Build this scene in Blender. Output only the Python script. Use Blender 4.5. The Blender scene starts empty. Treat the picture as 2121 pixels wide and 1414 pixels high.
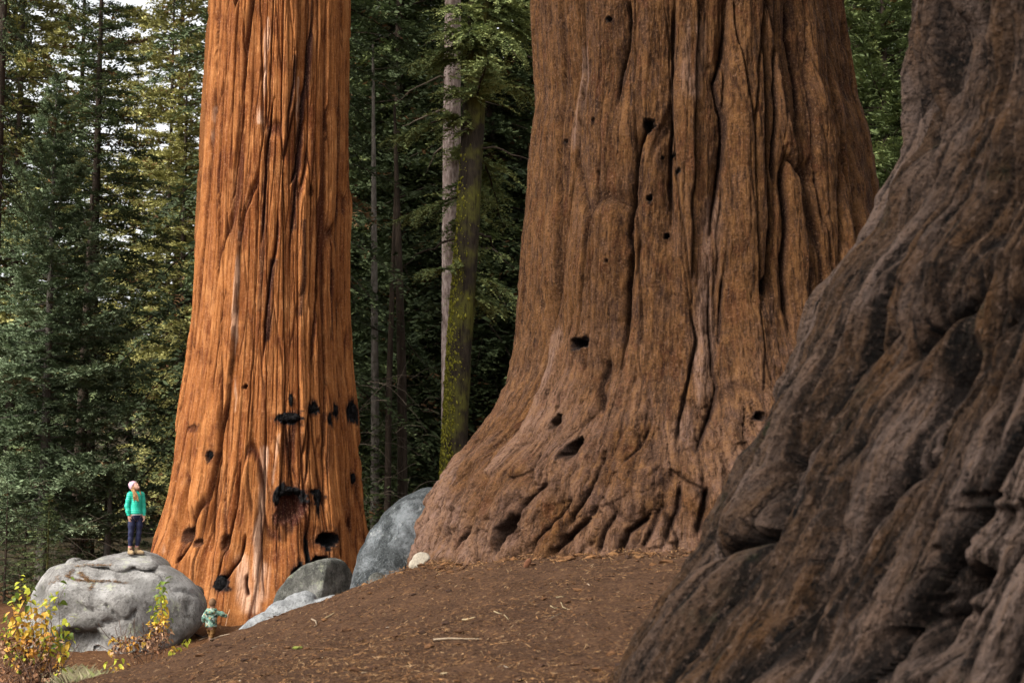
import bpy, bmesh, math, random
import numpy as np
from mathutils import Vector
PI = math.pi
SC = bpy.context.scene
COL = SC.collection

# ------------------------------------------------------------------ camera, sky, sun, exposure
PITCH = math.radians(5.507)
cam_d = bpy.data.cameras.new('camera')
cam_d.lens = 50; cam_d.sensor_width = 36; cam_d.clip_start = 0.1; cam_d.clip_end = 2000
cam = bpy.data.objects.new('camera', cam_d); COL.objects.link(cam)
cam.location = (0, 0, 0); cam.rotation_euler = (PI/2 + PITCH, 0, 0)
cam_d.dof.use_dof = True; cam_d.dof.focus_distance = 24.0; cam_d.dof.aperture_fstop = 2.6
SC.camera = cam

SUN_TO = np.array((-0.62, -0.48, 0.74)); SUN_TO = SUN_TO / np.linalg.norm(SUN_TO)
SUN_EL = math.asin(SUN_TO[2]); SUN_ROT = math.atan2(SUN_TO[0], SUN_TO[1])
W = bpy.data.worlds.new('World'); SC.world = W; W.use_nodes = True
wn = W.node_tree; wn.nodes.clear()
sky = wn.nodes.new('ShaderNodeTexSky'); sky.sky_type = 'NISHITA'; sky.sun_disc = False
sky.sun_elevation = SUN_EL; sky.sun_rotation = SUN_ROT
sky.air_density = 1.0; sky.dust_density = 3.0; sky.ozone_density = 1.0
hs = wn.nodes.new('ShaderNodeHueSaturation'); hs.inputs['Saturation'].default_value = 0.10     # an overcast white sky
bg = wn.nodes.new('ShaderNodeBackground'); bg.inputs['Strength'].default_value = 0.135
wo = wn.nodes.new('ShaderNodeOutputWorld')
wn.links.new(sky.outputs[0], hs.inputs['Color']); wn.links.new(hs.outputs[0], bg.inputs['Color'])
wn.links.new(bg.outputs[0], wo.inputs['Surface'])
sun_d = bpy.data.lights.new('sun', 'SUN'); sun_d.energy = 2.0; sun_d.angle = math.radians(18); sun_d.color = (1, 0.95, 0.88)
sun = bpy.data.objects.new('sun', sun_d); COL.objects.link(sun)
sun.rotation_euler = Vector(SUN_TO).to_track_quat('Z', 'Y').to_euler()
SC.view_settings.view_transform = 'Standard'; SC.view_settings.look = 'None'
SC.view_settings.gamma = 1.0; SC.view_settings.use_curve_mapping = False
SC.view_settings.exposure = 1.45

# ------------------------------------------------------------------ pixel <-> place (photo pixels, 2121 x 1414)
FPX = 2121 * 50 / 36; CX, CY = 1060.5, 707.0
def ray(px, py):
    a = (px - CX) / FPX; b = -(py - CY) / FPX
    return np.array((a, math.cos(PITCH) - b * math.sin(PITCH), math.sin(PITCH) + b * math.cos(PITCH)))
def at(px, py, Y):
    d = ray(px, py); return d * (Y / d[1])

# ------------------------------------------------------------------ noise
def _hash(ix, iy, iz, seed):
    h = (ix * 374761393 + iy * 668265263 + iz * 2147483647 + seed * 974634777) & 0xffffffff
    h = ((h ^ (h >> 13)) * 1274126177) & 0xffffffff
    h = ((h ^ (h >> 16)) * 2246822519) & 0xffffffff
    return ((h ^ (h >> 15)) & 0xffffff).astype(np.float32) / np.float32(0xffffff)
def _q(t): return t*t*t*(t*(t*6-15)+10)
def n2(x, y, seed=0):
    """2-D value noise in [-1, 1]"""
    x = np.asarray(x, np.float32); y = np.asarray(y, np.float32)
    fx = np.floor(x); fy = np.floor(y); ix = fx.astype(np.int64); iy = fy.astype(np.int64)
    u = _q(x - fx); v = _q(y - fy); z = np.zeros_like(ix)
    a = _hash(ix, iy, z, seed); b = _hash(ix+1, iy, z, seed); c = _hash(ix, iy+1, z, seed); d = _hash(ix+1, iy+1, z, seed)
    return ((a*(1-u)+b*u)*(1-v) + (c*(1-u)+d*u)*v)*2 - 1
def n3(x, y, z, seed=0):
    fx = np.floor(x); fy = np.floor(y); fz = np.floor(z)
    ix = fx.astype(np.int64); iy = fy.astype(np.int64); iz = fz.astype(np.int64)
    u = _q(x-fx); v = _q(y-fy); w = _q(z-fz); r = 0
    for i in (0, 1):
        for j in (0, 1):
            for k in (0, 1):
                r = r + _hash(ix+i, iy+j, iz+k, seed) * (u if i else 1-u) * (v if j else 1-v) * (w if k else 1-w)
    return r*2 - 1
def fbm2(x, y, o=4, seed=0, gain=0.5):
    r = 0; a = 1; t = 0
    for i in range(o):
        r = r + a*n2(x*2**i + 17.3*i, y*2**i - 9.1*i, seed+i); t += a; a *= gain
    return r / t
def fbm3(p, s, o=4, seed=0, gain=0.5):
    r = 0; a = 1; t = 0; p = np.asarray(p, np.float64) * s
    for i in range(o):
        q = p * 2**i + 13.7*i
        r = r + a*n3(q[..., 0], q[..., 1], q[..., 2], seed+i); t += a; a *= gain
    return r / t
def worley(x, y, seed=0):
    """returns F1, F2 and a random value of the nearest cell"""
    x = np.asarray(x, np.float32); y = np.asarray(y, np.float32)
    fx = np.floor(x).astype(np.int64); fy = np.floor(y).astype(np.int64); z = np.zeros_like(fx)
    F1 = np.full(x.shape, 9.0, np.float32); F2 = F1.copy(); ID = np.zeros_like(F1)
    for i in (-1, 0, 1):
        for j in (-1, 0, 1):
            cx = fx+i; cy = fy+j
            dx = cx + _hash(cx, cy, z, seed) - x; dy = cy + _hash(cx, cy, z, seed+1) - y
            d = dx*dx + dy*dy; idv = _hash(cx, cy, z, seed+2)
            m = d < F1
            F2 = np.where(m, F1, np.minimum(F2, d)); ID = np.where(m, idv, ID); F1 = np.where(m, d, F1)
    return np.sqrt(F1), np.sqrt(F2), ID
def sst(a, b, x):
    t = np.clip((x-a)/(b-a), 0, 1); return t*t*(3-2*t)

# ------------------------------------------------------------------ objects
def link(name, data, parent=None):
    o = bpy.data.objects.new(name, data); COL.objects.link(o)
    if parent is not None: o.parent = parent
    return o
def tag(o, label=None, cat=None, group=None, kind=None):
    if label: o['label'] = label
    if cat: o['category'] = cat
    if group: o['group'] = group
    if kind: o['kind'] = kind
    return o
def thing(name, label, cat, loc=(0, 0, 0), group=None, rz=0.0):
    o = link(name, None); o.location = loc; o.rotation_euler = (0, 0, rz); o.empty_display_size = 0.2
    return tag(o, label, cat, group)
def mesh(name, V, F, mat=None, attrs=None, smooth=True):
    V = np.asarray(V, np.float32).reshape(-1, 3); F = np.asarray(F, np.int32)
    k = F.shape[1]; m = bpy.data.meshes.new(name)
    m.vertices.add(len(V)); m.vertices.foreach_set('co', V.ravel())
    m.loops.add(F.size); m.loops.foreach_set('vertex_index', F.ravel())
    m.polygons.add(len(F)); m.polygons.foreach_set('loop_start', np.arange(0, F.size, k, dtype=np.int32))
    m.update(calc_edges=True)
    m.polygons.foreach_set('use_smooth', np.full(len(F), bool(smooth)))
    for nm, arr in (attrs or {}).items():
        arr = np.asarray(arr, np.float32)
        if arr.ndim == 2:
            a = m.attributes.new(nm, 'FLOAT_VECTOR', 'POINT'); a.data.foreach_set('vector', arr.ravel())
        else:
            a = m.attributes.new(nm, 'FLOAT', 'POINT'); a.data.foreach_set('value', arr.ravel())
    if mat is not None: m.materials.append(mat)
    return m
def obj(name, V, F, mat=None, parent=None, attrs=None, smooth=True):
    return link(name, mesh(name, V, F, mat, attrs, smooth), parent)
def copy_tree(o, parent=None):
    c = o.copy(); COL.objects.link(c)
    if parent is not None: c.parent = parent
    for ch in list(o.children): copy_tree(ch, c)
    return c
class Acc:
    """collects pieces of one mesh"""
    def __init__(s): s.V = []; s.F = []; s.n = 0; s.A = []
    def add(s, V, F, a=0.0):
        V = np.asarray(V, np.float32).reshape(-1, 3); s.V.append(V); s.F.append(np.asarray(F, np.int64) + s.n); s.n += len(V)
        s.A.append(np.full(len(V), a, np.float32) if np.isscalar(a) else np.asarray(a, np.float32))
    def obj(s, name, mat, parent=None, smooth=True, attr='tint'):
        return obj(name, np.concatenate(s.V), np.concatenate(s.F), mat, parent, {attr: np.concatenate(s.A)}, smooth)
def tube(P, R, n=6):
    """quads of a tube along points P with radii R"""
    P = np.asarray(P, float); R = np.broadcast_to(np.asarray(R, float), (len(P),))
    T = np.gradient(P, axis=0); T /= np.linalg.norm(T, axis=1)[:, None] + 1e-9
    up = np.array((0., 0., 1.)) if abs(T[0, 2]) < 0.8 else np.array((1., 0., 0.))
    A = np.cross(T, up); A /= np.linalg.norm(A, axis=1)[:, None] + 1e-9; B = np.cross(A, T)
    th = np.arange(n) * 2*PI/n
    V = P[:, None] + R[:, None, None] * (np.cos(th)[None, :, None]*A[:, None] + np.sin(th)[None, :, None]*B[:, None])
    i = np.arange(len(P)-1)[:, None]*n; j = np.arange(n)[None]; k = (j+1) % n
    F = np.stack([i+j, i+k, i+n+k, i+n+j], -1).reshape(-1, 4)
    return V.reshape(-1, 3), F
def grid_faces(nr, nc, wrap=False):
    i = np.arange(nr-1)[:, None]*nc; j = np.arange(nc if wrap else nc-1)[None]; k = (j+1) % nc
    return np.stack([i+j, i+k, i+nc+k, i+nc+j], -1).reshape(-1, 4)
_ico = {}
def ico(s):
    if s not in _ico:
        b = bmesh.new(); bmesh.ops.create_icosphere(b, subdivisions=s, radius=1.0)
        _ico[s] = (np.array([v.co[:] for v in b.verts]), np.array([[v.index for v in f.verts] for f in b.faces])); b.free()
    return _ico[s]

# ------------------------------------------------------------------ signed distance bodies (people, clothes)
def cap(P, a, b, ra, rb):
    a = np.asarray(a, np.float32); b = np.asarray(b, np.float32); ab = b-a
    h = np.clip(((P-a) @ ab) / max(float(ab @ ab), 1e-9), 0, 1)
    return np.linalg.norm(P - a - h[..., None]*ab, axis=-1) - (ra + (rb-ra)*h)
def ell(P, c, r, ax=None):
    q = P - np.asarray(c, np.float32)
    if ax is not None: q = q @ np.asarray(ax, np.float32).T
    r = np.asarray(r, np.float32); k0 = np.linalg.norm(q/r, axis=-1); k1 = np.linalg.norm(q/(r*r), axis=-1)
    return k0*(k0-1)/np.maximum(k1, 1e-6)
def smin(a, b, k=0.02):
    h = np.maximum(k - np.abs(a-b), 0)/k; return np.minimum(a, b) - h*h*k*0.25
def chain(P, pts, rs, k=0.02):
    d = None
    for i in range(len(pts)-1):
        c = cap(P, pts[i], pts[i+1], rs[i], rs[i+1]); d = c if d is None else smin(d, c, k)
    return d
def surface(fn, lo, hi, h):
    """surface nets of fn(P) < 0 over the box lo..hi"""
    lo = np.asarray(lo, float); n = np.ceil((np.asarray(hi)-lo)/h).astype(int)+1
    G = np.stack(np.meshgrid(*[lo[i]+h*np.arange(n[i]) for i in range(3)], indexing='ij'), -1).astype(np.float32)
    D = fn(G); I = D < 0
    c = np.zeros(tuple(n-1), int)
    for i in (0, 1):
        for j in (0, 1):
            for k in (0, 1): c += I[i:n[0]-1+i, j:n[1]-1+j, k:n[2]-1+k]
    act = (c > 0) & (c < 8); cells = np.argwhere(act)
    S = np.zeros((len(cells), 3)); N = np.zeros(len(cells))
    cor = np.array([(i, j, k) for i in (0, 1) for j in (0, 1) for k in (0, 1)])
    for a in range(8):
        for ax in range(3):
            if cor[a][ax]: continue
            q = cor[a].copy(); q[ax] = 1
            i0 = cells+cor[a]; i1 = cells+q; d0 = D[tuple(i0.T)]; d1 = D[tuple(i1.T)]
            m = (d0 < 0) != (d1 < 0); t = np.where(m, d0/np.where(m, d0-d1, 1), 0)
            S += (m[:, None])*(cor[a] + t[:, None]*(q-cor[a])); N += m
    V = lo + h*(cells + S/N[:, None])
    idx = -np.ones(tuple(n-1), int); idx[act] = np.arange(len(cells)); F = []
    for ax in range(3):
        b, e = (ax+1) % 3, (ax+2) % 3
        s0 = np.argwhere(np.take(I, range(n[ax]-1), ax) != np.take(I, range(1, n[ax]), ax))
        s0 = s0[(s0[:, b] > 0) & (s0[:, e] > 0) & (s0[:, b] < n[b]-1) & (s0[:, e] < n[e]-1)]
        qs = []
        for (db, de) in ((-1, -1), (0, -1), (0, 0), (-1, 0)):
            q = s0.copy(); q[:, b] += db; q[:, e] += de; qs.append(idx[tuple(q.T)])
        f = np.stack(qs, 1); inside = I[tuple(s0.T)]
        f[~inside] = f[~inside][:, ::-1]; F.append(f)
    return V, np.concatenate(F)

# ------------------------------------------------------------------ materials
class NT:
    def __init__(s, name, rough=0.9, spec=0.2):
        s.m = bpy.data.materials.new(name); s.m.use_nodes = True; s.t = s.m.node_tree
        s.b = s.t.nodes['Principled BSDF']; s.b.inputs['Roughness'].default_value = rough
        s.b.inputs['Specular IOR Level'].default_value = spec
    def n(s, typ, **kw):
        x = s.t.nodes.new(typ)
        for k, v in kw.items(): setattr(x, k, v)
        return x
    def ln(s, a, b): s.t.links.new(a, b)
    def put(s, sock, v):
        if isinstance(v, bpy.types.NodeSocket): s.ln(v, sock)
        elif isinstance(v, (tuple, list)) and sock.type == 'RGBA': sock.default_value = (*v[:3], 1)
        else: sock.default_value = v
    def attr(s, name, vec=False):
        x = s.n('ShaderNodeAttribute', attribute_name=name); return x.outputs['Vector' if vec else 'Fac']
    def co(s, kind='Object'): return s.n('ShaderNodeTexCoord').outputs[kind]
    def map(s, v, scale=(1, 1, 1), loc=(0, 0, 0)):
        x = s.n('ShaderNodeMapping'); s.ln(v, x.inputs[0]); x.inputs['Scale'].default_value = scale; x.inputs['Location'].default_value = loc
        return x.outputs[0]
    def noise(s, vec, scale=5, detail=4, rough=0.55, dist=0.0):
        x = s.n('ShaderNodeTexNoise'); s.ln(vec, x.inputs['Vector']); x.inputs['Scale'].default_value = scale
        x.inputs['Detail'].default_value = detail; x.inputs['Roughness'].default_value = rough; x.inputs['Distortion'].default_value = dist
        return x.outputs['Fac']
    def vor(s, vec, scale=5, feat='F1', out='Distance', rnd=1.0):
        x = s.n('ShaderNodeTexVoronoi', feature=feat); s.ln(vec, x.inputs['Vector']); x.inputs['Scale'].default_value = scale
        x.inputs['Randomness'].default_value = rnd
        return x.outputs[out]
    def mr(s, v, a, b, c=0.0, d=1.0):
        x = s.n('ShaderNodeMapRange'); s.ln(v, x.inputs[0])
        for i, q in enumerate((a, b, c, d)): x.inputs[i+1].default_value = q
        return x.outputs[0]
    def math(s, op, a, b=0.0, clamp=False):
        x = s.n('ShaderNodeMath', operation=op, use_clamp=clamp); s.put(x.inputs[0], a); s.put(x.inputs[1], b); return x.outputs[0]
    def mix(s, fac, a, b, mode='MIX'):
        x = s.n('ShaderNodeMix', data_type='RGBA', blend_type=mode)
        s.put(x.inputs[0], fac); s.put(x.inputs[6], a); s.put(x.inputs[7], b); return x.outputs[2]
    def ramp(s, v, stops):
        x = s.n('ShaderNodeValToRGB'); s.ln(v, x.inputs[0]); e = x.color_ramp.elements
        while len(e) < len(stops): e.new(0.5)
        for q, (p, c) in zip(e, stops): q.position = p; q.color = (*c, 1)
        return x.outputs[0]
    def color(s, c): s.put(s.b.inputs['Base Color'], c); return s
    def bump(s, h, dist=0.02, strength=0.6, prev=None):
        x = s.n('ShaderNodeBump'); s.ln(h, x.inputs['Height']); x.inputs['Distance'].default_value = dist; x.inputs['Strength'].default_value = strength
        if prev is not None: s.ln(prev, x.inputs['Normal'])
        s.ln(x.outputs[0], s.b.inputs['Normal']); return x.outputs[0]
def plain(name, c, rough=0.85, var=0.25, scale=20, bump=0.004, spec=0.2):
    k = NT(name, rough, spec); f = k.noise(k.co(), scale, 5, 0.6)
    d = tuple(x*(1-var) for x in c); l = tuple(min(1, x*(1+var)) for x in c)
    k.color(k.mix(k.mr(f, 0.3, 0.7), d, l)); 
    if bump: k.bump(f, bump, 0.5)
    return k.m

# ------------------------------------------------------------------ ground: one sheet, shaped from points read off the photograph
CP = [(0, 0, -1.6), (3, -10, -1.4), (-10, -10, -2.3), (-6, 4, -2.1), (6, 4, -1.3), (8, 9, -1.1), (0, 6, -1.52)]
for q in [(1270, 1414, 10), (1000, 1414, 10.2), (700, 1414, 10.5), (480, 1414, 12), (300, 1414, 14.5),
          (860, 1180, 19.5), (700, 1234, 19), (600, 1276, 18.2), (480, 1326, 17.5), (350, 1376, 17), (240, 1398, 17),
          (1000, 1280, 13), (1250, 1280, 12.5), (750, 1310, 14),
          (1000, 1172, 16.9), (1200, 1166, 16.4), (1420, 1142, 16.5), (860, 1176, 20.5),
          (432, 1320, 31.2), (440, 1312, 32.5), (200, 1346, 30), (60, 1400, 24.5), (-60, 1425, 24), (-250, 1420, 24), (330, 1345, 30.5),
          (530, 1278, 34.0), (320, 1225, 37), (745, 1200, 37.5), (100, 1185, 43), (0, 1250, 37), (760, 1222, 21.2), (880, 1172, 22)]:
    CP.append(tuple(at(*q)))
def xat(px, Y): return (px - CX) / FPX * Y
CP += [(xat(700, 24), 24, -2.35), (xat(700, 28), 28, -2.9), (xat(480, 23), 23, -2.95), (xat(480, 28), 28, -3.45), (xat(250, 22), 22, -3.15),
       (2.6, 20.5, -0.75), (6, 21, -0.2), (8, 30, -0.6), (3, 34, -2.0), (xat(550, 37), 38, -2.7),
       (-20, 60, -2.6), (-8, 60, -2.6), (4, 60, -2.2), (16, 55, -0.5), (-30, 40, -3.6), (-30, 100, 0), (0, 100, 1.2), (35, 100, 3),
       (-20, 15, -3.2), (-40, 0, -4), (30, 10, 1.5), (-80, 100, -1), (-60, 200, 12), (0, 200, 15), (60, 200, 18), (80, 60, 4),
       (-150, 420, 40), (150, 420, 50), (0, 420, 46), (-150, 150, 4), (150, 100, 12), (150, -60, 5), (-150, -60, -5), (0, -60, 0)]
CP = np.array(CP, float)
def _tps(r2): return np.where(r2 > 0, 0.5*r2*np.log(np.maximum(r2, 1e-12)), 0)
_n = len(CP); _d = ((CP[:, None, :2]-CP[None, :, :2])**2).sum(-1)
_A = np.zeros((_n+3, _n+3)); _A[:_n, :_n] = _tps(_d) + 0.6*np.eye(_n)
_A[:_n, _n] = 1; _A[:_n, _n+1:] = CP[:, :2]; _A[_n:, :_n] = _A[:_n, _n:].T
_w = np.linalg.solve(_A, np.concatenate([CP[:, 2], np.zeros(3)]))
def gz0(x, y):
    x = np.atleast_1d(np.asarray(x, float)); y = np.atleast_1d(np.asarray(y, float)); sh = x.shape
    x = x.ravel(); y = y.ravel(); r = _w[_n] + _w[_n+1]*x + _w[_n+2]*y
    for i in range(_n): r += _w[i]*_tps((x-CP[i, 0])**2 + (y-CP[i, 1])**2)
    return r.reshape(sh)
def gz(x, y):
    x = np.atleast_1d(np.asarray(x, float)); y = np.atleast_1d(np.asarray(y, float))
    far = sst(40, 90, y)
    return gz0(x, y) + 0.07*fbm2(x*0.9, y*0.9, 3, 5) + 0.022*fbm2(x*5, y*5, 3, 9) + far*0.6*fbm2(x*0.12, y*0.12, 2, 15)
def gzs(x, y): return float(gz(x, y)[0])
def axis_pts(*segs):
    out = []
    for a, b, n in segs: out.append(np.linspace(a, b, n, endpoint=False))
    return np.concatenate(out + [[segs[-1][1]]])
gx = axis_pts((-260, -40, 24), (-40, -14, 40), (-14, 4.2, 340), (4.2, 14, 36), (14, 40, 24), (40, 260, 24))
gy = axis_pts((-120, 0, 14), (0, 8.5, 40), (8.5, 20, 260), (20, 37, 130), (37, 60, 40), (60, 120, 36), (120, 430, 30))
GX, GY = np.meshgrid(gx, gy)
GZ = gz(GX, GY)
near = sst(7, 9, GY)*sst(42, 34, GY)
GZ = GZ + near*(0.022*fbm2(GX*9+GY*3, GY*7-GX*2, 2, 31) + 0.03*np.maximum(n2(GX*3.1, GY*2.3, 77)-0.55, 0))
k = NT('forest_floor', 1.0, 0.1)
c0 = k.co()
streak = k.map(c0, (6, 16, 6)); 
nb = k.noise(c0, 1.3, 5, 0.6); nf = k.noise(streak, 5.0, 6, 0.7, 0.6); ng = k.noise(c0, 55, 4, 0.7)
col = k.mix(k.mr(nb, 0.35, 0.65), (0.058, 0.029, 0.0160), (0.098, 0.050, 0.027))
col = k.mix(k.mr(nf, 0.52, 0.64), col, (0.155, 0.080, 0.038)); n8 = k.noise(k.map(c0, (9, 26, 9)), 3.0, 5, 0.75, 0.5); col = k.mix(k.mr(n8, 0.53, 0.66, 0, 0.8), col, (0.19, 0.105, 0.052)); col = k.mix(k.mr(n8, 0.46, 0.34, 0, 0.85), col, (0.016, 0.009, 0.007))
col = k.mix(k.mr(nf, 0.48, 0.36, 0, 0.9), col, (0.015, 0.009, 0.007))
col = k.mix(k.mr(ng, 0.60, 0.74, 0, 0.85), col, (0.13, 0.075, 0.040))
lo = k.n('ShaderNodeSeparateXYZ'); k.ln(c0, lo.inputs[0])
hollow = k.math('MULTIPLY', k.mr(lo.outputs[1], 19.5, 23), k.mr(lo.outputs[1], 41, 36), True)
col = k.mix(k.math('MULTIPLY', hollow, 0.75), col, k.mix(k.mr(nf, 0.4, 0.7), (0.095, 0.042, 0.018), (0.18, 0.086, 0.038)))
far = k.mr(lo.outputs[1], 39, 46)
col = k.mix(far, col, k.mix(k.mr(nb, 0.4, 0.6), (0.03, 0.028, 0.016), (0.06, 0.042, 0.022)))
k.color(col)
hb = k.math('ADD', k.math('MULTIPLY', n8, 0.9), k.math('ADD', k.math('MULTIPLY', nf, 0.6), k.math('MULTIPLY', ng, 0.5)))
k.bump(hb, 0.045, 0.9)
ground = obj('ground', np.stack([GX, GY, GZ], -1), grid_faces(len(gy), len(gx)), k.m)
tag(ground, kind='structure')

# ------------------------------------------------------------------ giant sequoias
class Trunk:
    """a trunk whose outline, seams and holes are laid out on its own round surface"""
    def __init__(s, pxc, Yc, left, right, front=((-9, 0), (40, 0))):
        c = at(pxc, 991, Yc); s.C = np.array((c[0], c[1])); s.D = math.hypot(*s.C); s.e = s.C/s.D
        s.rt = np.array((s.e[1], -s.e[0])); s.phi0 = math.atan2(s.C[0], s.C[1])
        def prof(pts):
            zs, rs = [], []
            for px, py in pts:
                d = ray(px, py); phi = math.atan2(d[0], d[1]); dl = abs(phi - s.phi0)
                zs.append(d[2]/math.hypot(d[0], d[1])*s.D*math.cos(dl)); rs.append(s.D*math.sin(dl))
            o = np.argsort(zs); return np.array(zs)[o], np.array(rs)[o]
        s.L = prof(left); s.R = prof(right); s.Fz = np.array([f[0] for f in front]); s.Fr = np.array([f[1] for f in front])
    def rad(s, th, z):
        def f(p):
            top = p[1][-1]*np.clip(1-(z-p[0][-1])*0.011, 0.3, 1)
            bot = p[1][0] + np.maximum(p[0][0]-z, 0)*0.35
            return np.where(z > p[0][-1], top, np.where(z < p[0][0], bot, np.interp(z, *p)))
        w = (np.sin(th)+1)/2; w = w*w*(3-2*w)
        return f(s.L)*(1-w) + f(s.R)*w + np.interp(z, s.Fz, s.Fr)*np.maximum(np.cos(th), 0)**2
    def pos(s, th, z, r):
        d = -np.cos(th)[..., None]*s.e + np.sin(th)[..., None]*s.rt
        return np.concatenate([s.C + r[..., None]*d, z[..., None]], -1)
    def hit(s, px, py):
        """where the ray through a photo pixel meets the smooth trunk: theta, z, metres per pixel"""
        d = ray(px, py); d = d/math.hypot(d[0], d[1]); t = np.linspace(s.D*0.35, s.D*1.02, 2500)
        P = t[:, None]*d; q = P[:, :2]-s.C; th = np.arctan2(q@s.rt, -(q@s.e)); rr = np.hypot(q[:, 0], q[:, 1]) - s.rad(th, P[:, 2])
        i = np.argmax(rr < 0) if (rr < 0).any() else int(np.argmin(rr))
        return th[i], P[i, 2], P[i, 1]/FPX
    def place(s, px, py, out=0.0):
        th, z, _ = s.hit(px, py); r = s.rad(np.array(th), np.array(z))+out
        return s.pos(np.array([th]), np.array([z]), np.array([r]))[0]
    def grid(s, ncf, ncb, nrows, z0, z1, ztop, half=1.75, lo=None, twist=0.0):
        lo, hi = lo or (-half, half)
        th = np.concatenate([np.linspace(lo, hi, ncf), np.linspace(hi, 2*PI+lo, ncb+2)[1:-1]])
        zz = np.linspace(z0, z1, 600); rr = s.rad(np.full(600, -0.5), zz); w = np.hypot(np.gradient(zz), np.gradient(rr)); w = np.cumsum(w); w = (w-w[0])/(w[-1]-w[0])
        z = np.interp(np.linspace(0, 1, nrows), w, zz); z = np.concatenate([z, np.linspace(z1, ztop, 40)[1:]])
        s.TH, s.Z = np.meshgrid(th, z); s.nc = len(th); s.nr = len(z)
        s.R0 = s.rad(s.TH, s.Z); s.H = np.zeros_like(s.R0)
        s.ref = float(s.rad(np.array(0.), np.array((z0+z1)/2+1)))
        s.U = (s.TH - twist*s.Z)*s.ref; s.A = {n: np.zeros_like(s.R0) for n in ('inner', 'char', 'pale', 'stain', 'plate')}
    def seams(s, lines, jit=0.035, seed=3):
        """lines: (points px, width m, depth m, step m) - a furrow whose right-hand side stands step higher. Returns the distance to the nearest"""
        J = jit*fbm2(s.U*2.2, s.Z*1.2, 2, seed); dm = np.full(s.R0.shape, 9.0)
        J = J + 0.25*jit*fbm2(s.U*14, s.Z*5, 2, seed+8)
        for pts, wd, dp, st in lines:
            hz = [s.hit(*p)[:2] for p in pts]; zs = [h[1] for h in hz]
            m = (s.Z > min(zs)-0.6) & (s.Z < max(zs)+0.6)
            rows = np.where(m.any(1))[0]
            if not len(rows): continue
            sl = slice(rows[0], rows[-1]+1); Z = s.Z[sl]; Rv = s.R0[sl]; TH = s.TH[sl]; dd = np.full(Z.shape, 9.0); sd = np.zeros(Z.shape); along = np.zeros(Z.shape)
            for i in range(len(hz)-1):
                (ta, za), (tb, zb) = hz[i], hz[i+1]
                ax = (tb-ta)*Rv; az = zb-za; qx = (TH-ta)*Rv + J[sl]; qz = Z-za
                h = np.clip((qx*ax+qz*az)/(ax*ax+az*az+1e-9), 0, 1); d = np.hypot(qx-h*ax, qz-h*az)
                side = np.sign(qx - ax*(qz/(az if abs(az) > 1e-3 else 1e-3)))
                n = d < dd; dd = np.where(n, d, dd); sd = np.where(n, side, sd); along = np.where(n, (i+h)/(len(hz)-1), along)
            end = np.minimum(1, 5*np.minimum(along, 1-along)+0.25)
            g = (0.65*np.exp(-(dd/(wd*0.55))**2)+0.35*np.exp(-dd/(wd*1.3)))*end
            s.H[sl] -= 1.25*dp*g; s.H[sl] += st*sd*np.exp(-dd/(wd*4))*end*sst(0, wd*0.5, dd)
            s.A['inner'][sl] = np.maximum(s.A['inner'][sl], np.exp(-(dd/(wd*0.9))**2)*end)
            dm[sl] = np.minimum(dm[sl], dd)
        return dm
    def hole(s, px, py, w, h, depth, char=0.0, inner=0.6, rim=0.0, seed=1, rag=0.5, tilt=0.0, soft=0.55, arch=0.0):
        t0, z0, mp = s.hit(px, py); r0 = float(s.rad(np.array(t0), np.array(z0)))
        du = (s.TH-t0)*r0*max(0.35, math.cos(t0)); dz = s.Z-z0; du, dz = du*math.cos(tilt)+dz*math.sin(tilt), dz*math.cos(tilt)-du*math.sin(tilt)
        a = w*mp/2; b = h*mp/2; m = (abs(du) < 4*a+.1) & (abs(dz) < 4*b+.1) & (np.cos(s.TH) > -0.3)
        d = np.full(s.R0.shape, 9.0); q = np.sqrt((du[m]/a)**2 + (dz[m]/b)**2)
        d[m] = q*(1 + rag*fbm2(s.U[m]*1.3/a, s.Z[m]*1.0/b, 3, seed) + 0.25*rag*n2(s.U[m]*5/a, s.Z[m]*3/b, seed+2))
        s.H -= depth*sst(1.1+0.4*(0.55-soft), soft, d); s.H += rim*np.exp(-((d-1.3)/0.35)**2)
        cr = char*sst(1.2, 1.02, d+0.12*fbm2(s.U*30, s.Z*16, 2, seed+31))
        if arch: up_ = np.zeros_like(d); up_[m] = dz[m]/b; cr = arch*sst(1.28, 1.15, d)*sst(0.72, 0.84, d+0.12*fbm2(s.U*20, s.Z*20, 2, seed))*sst(0.0, 0.25, up_); s.H += 0.07*cr
        s.A['char'] = np.maximum(s.A['char'], cr); s.A['stain'] = np.maximum(s.A['stain'], 0.55*max(char, arch)*sst(2.1, 1.0, d+0.6*fbm2(s.U*7, s.Z*2.5, 3, seed+22))); s.A['inner'] = np.maximum(s.A['inner'], inner*sst(1.6, 0.8, d))
    def streak(s, name, pts, wd, amt, seed=2):
        hz = [s.hit(*p)[:2] for p in pts]; J = 0.06*fbm2(s.U*3, s.Z*1.0, 3, seed) + 0.05*fbm2(s.U*14, s.Z*1.6, 3, seed+5); dd = np.full(s.R0.shape, 9.0)
        for (ta, za), (tb, zb) in zip(hz[:-1], hz[1:]):
            ax = (tb-ta)*s.R0; az = zb-za; qx = (s.TH-ta)*s.R0+J; qz = s.Z-za
            h = np.clip((qx*ax+qz*az)/(ax*ax+az*az+1e-9), 0, 1); dd = np.minimum(dd, np.hypot(qx-h*ax, qz-h*az))
        s.A[name] = np.maximum(s.A[name], amt*sst(wd, wd*0.25, dd)*sst(-0.5, -0.02, fbm2(s.U*9, s.Z*0.7, 3, seed+11)))
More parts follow.
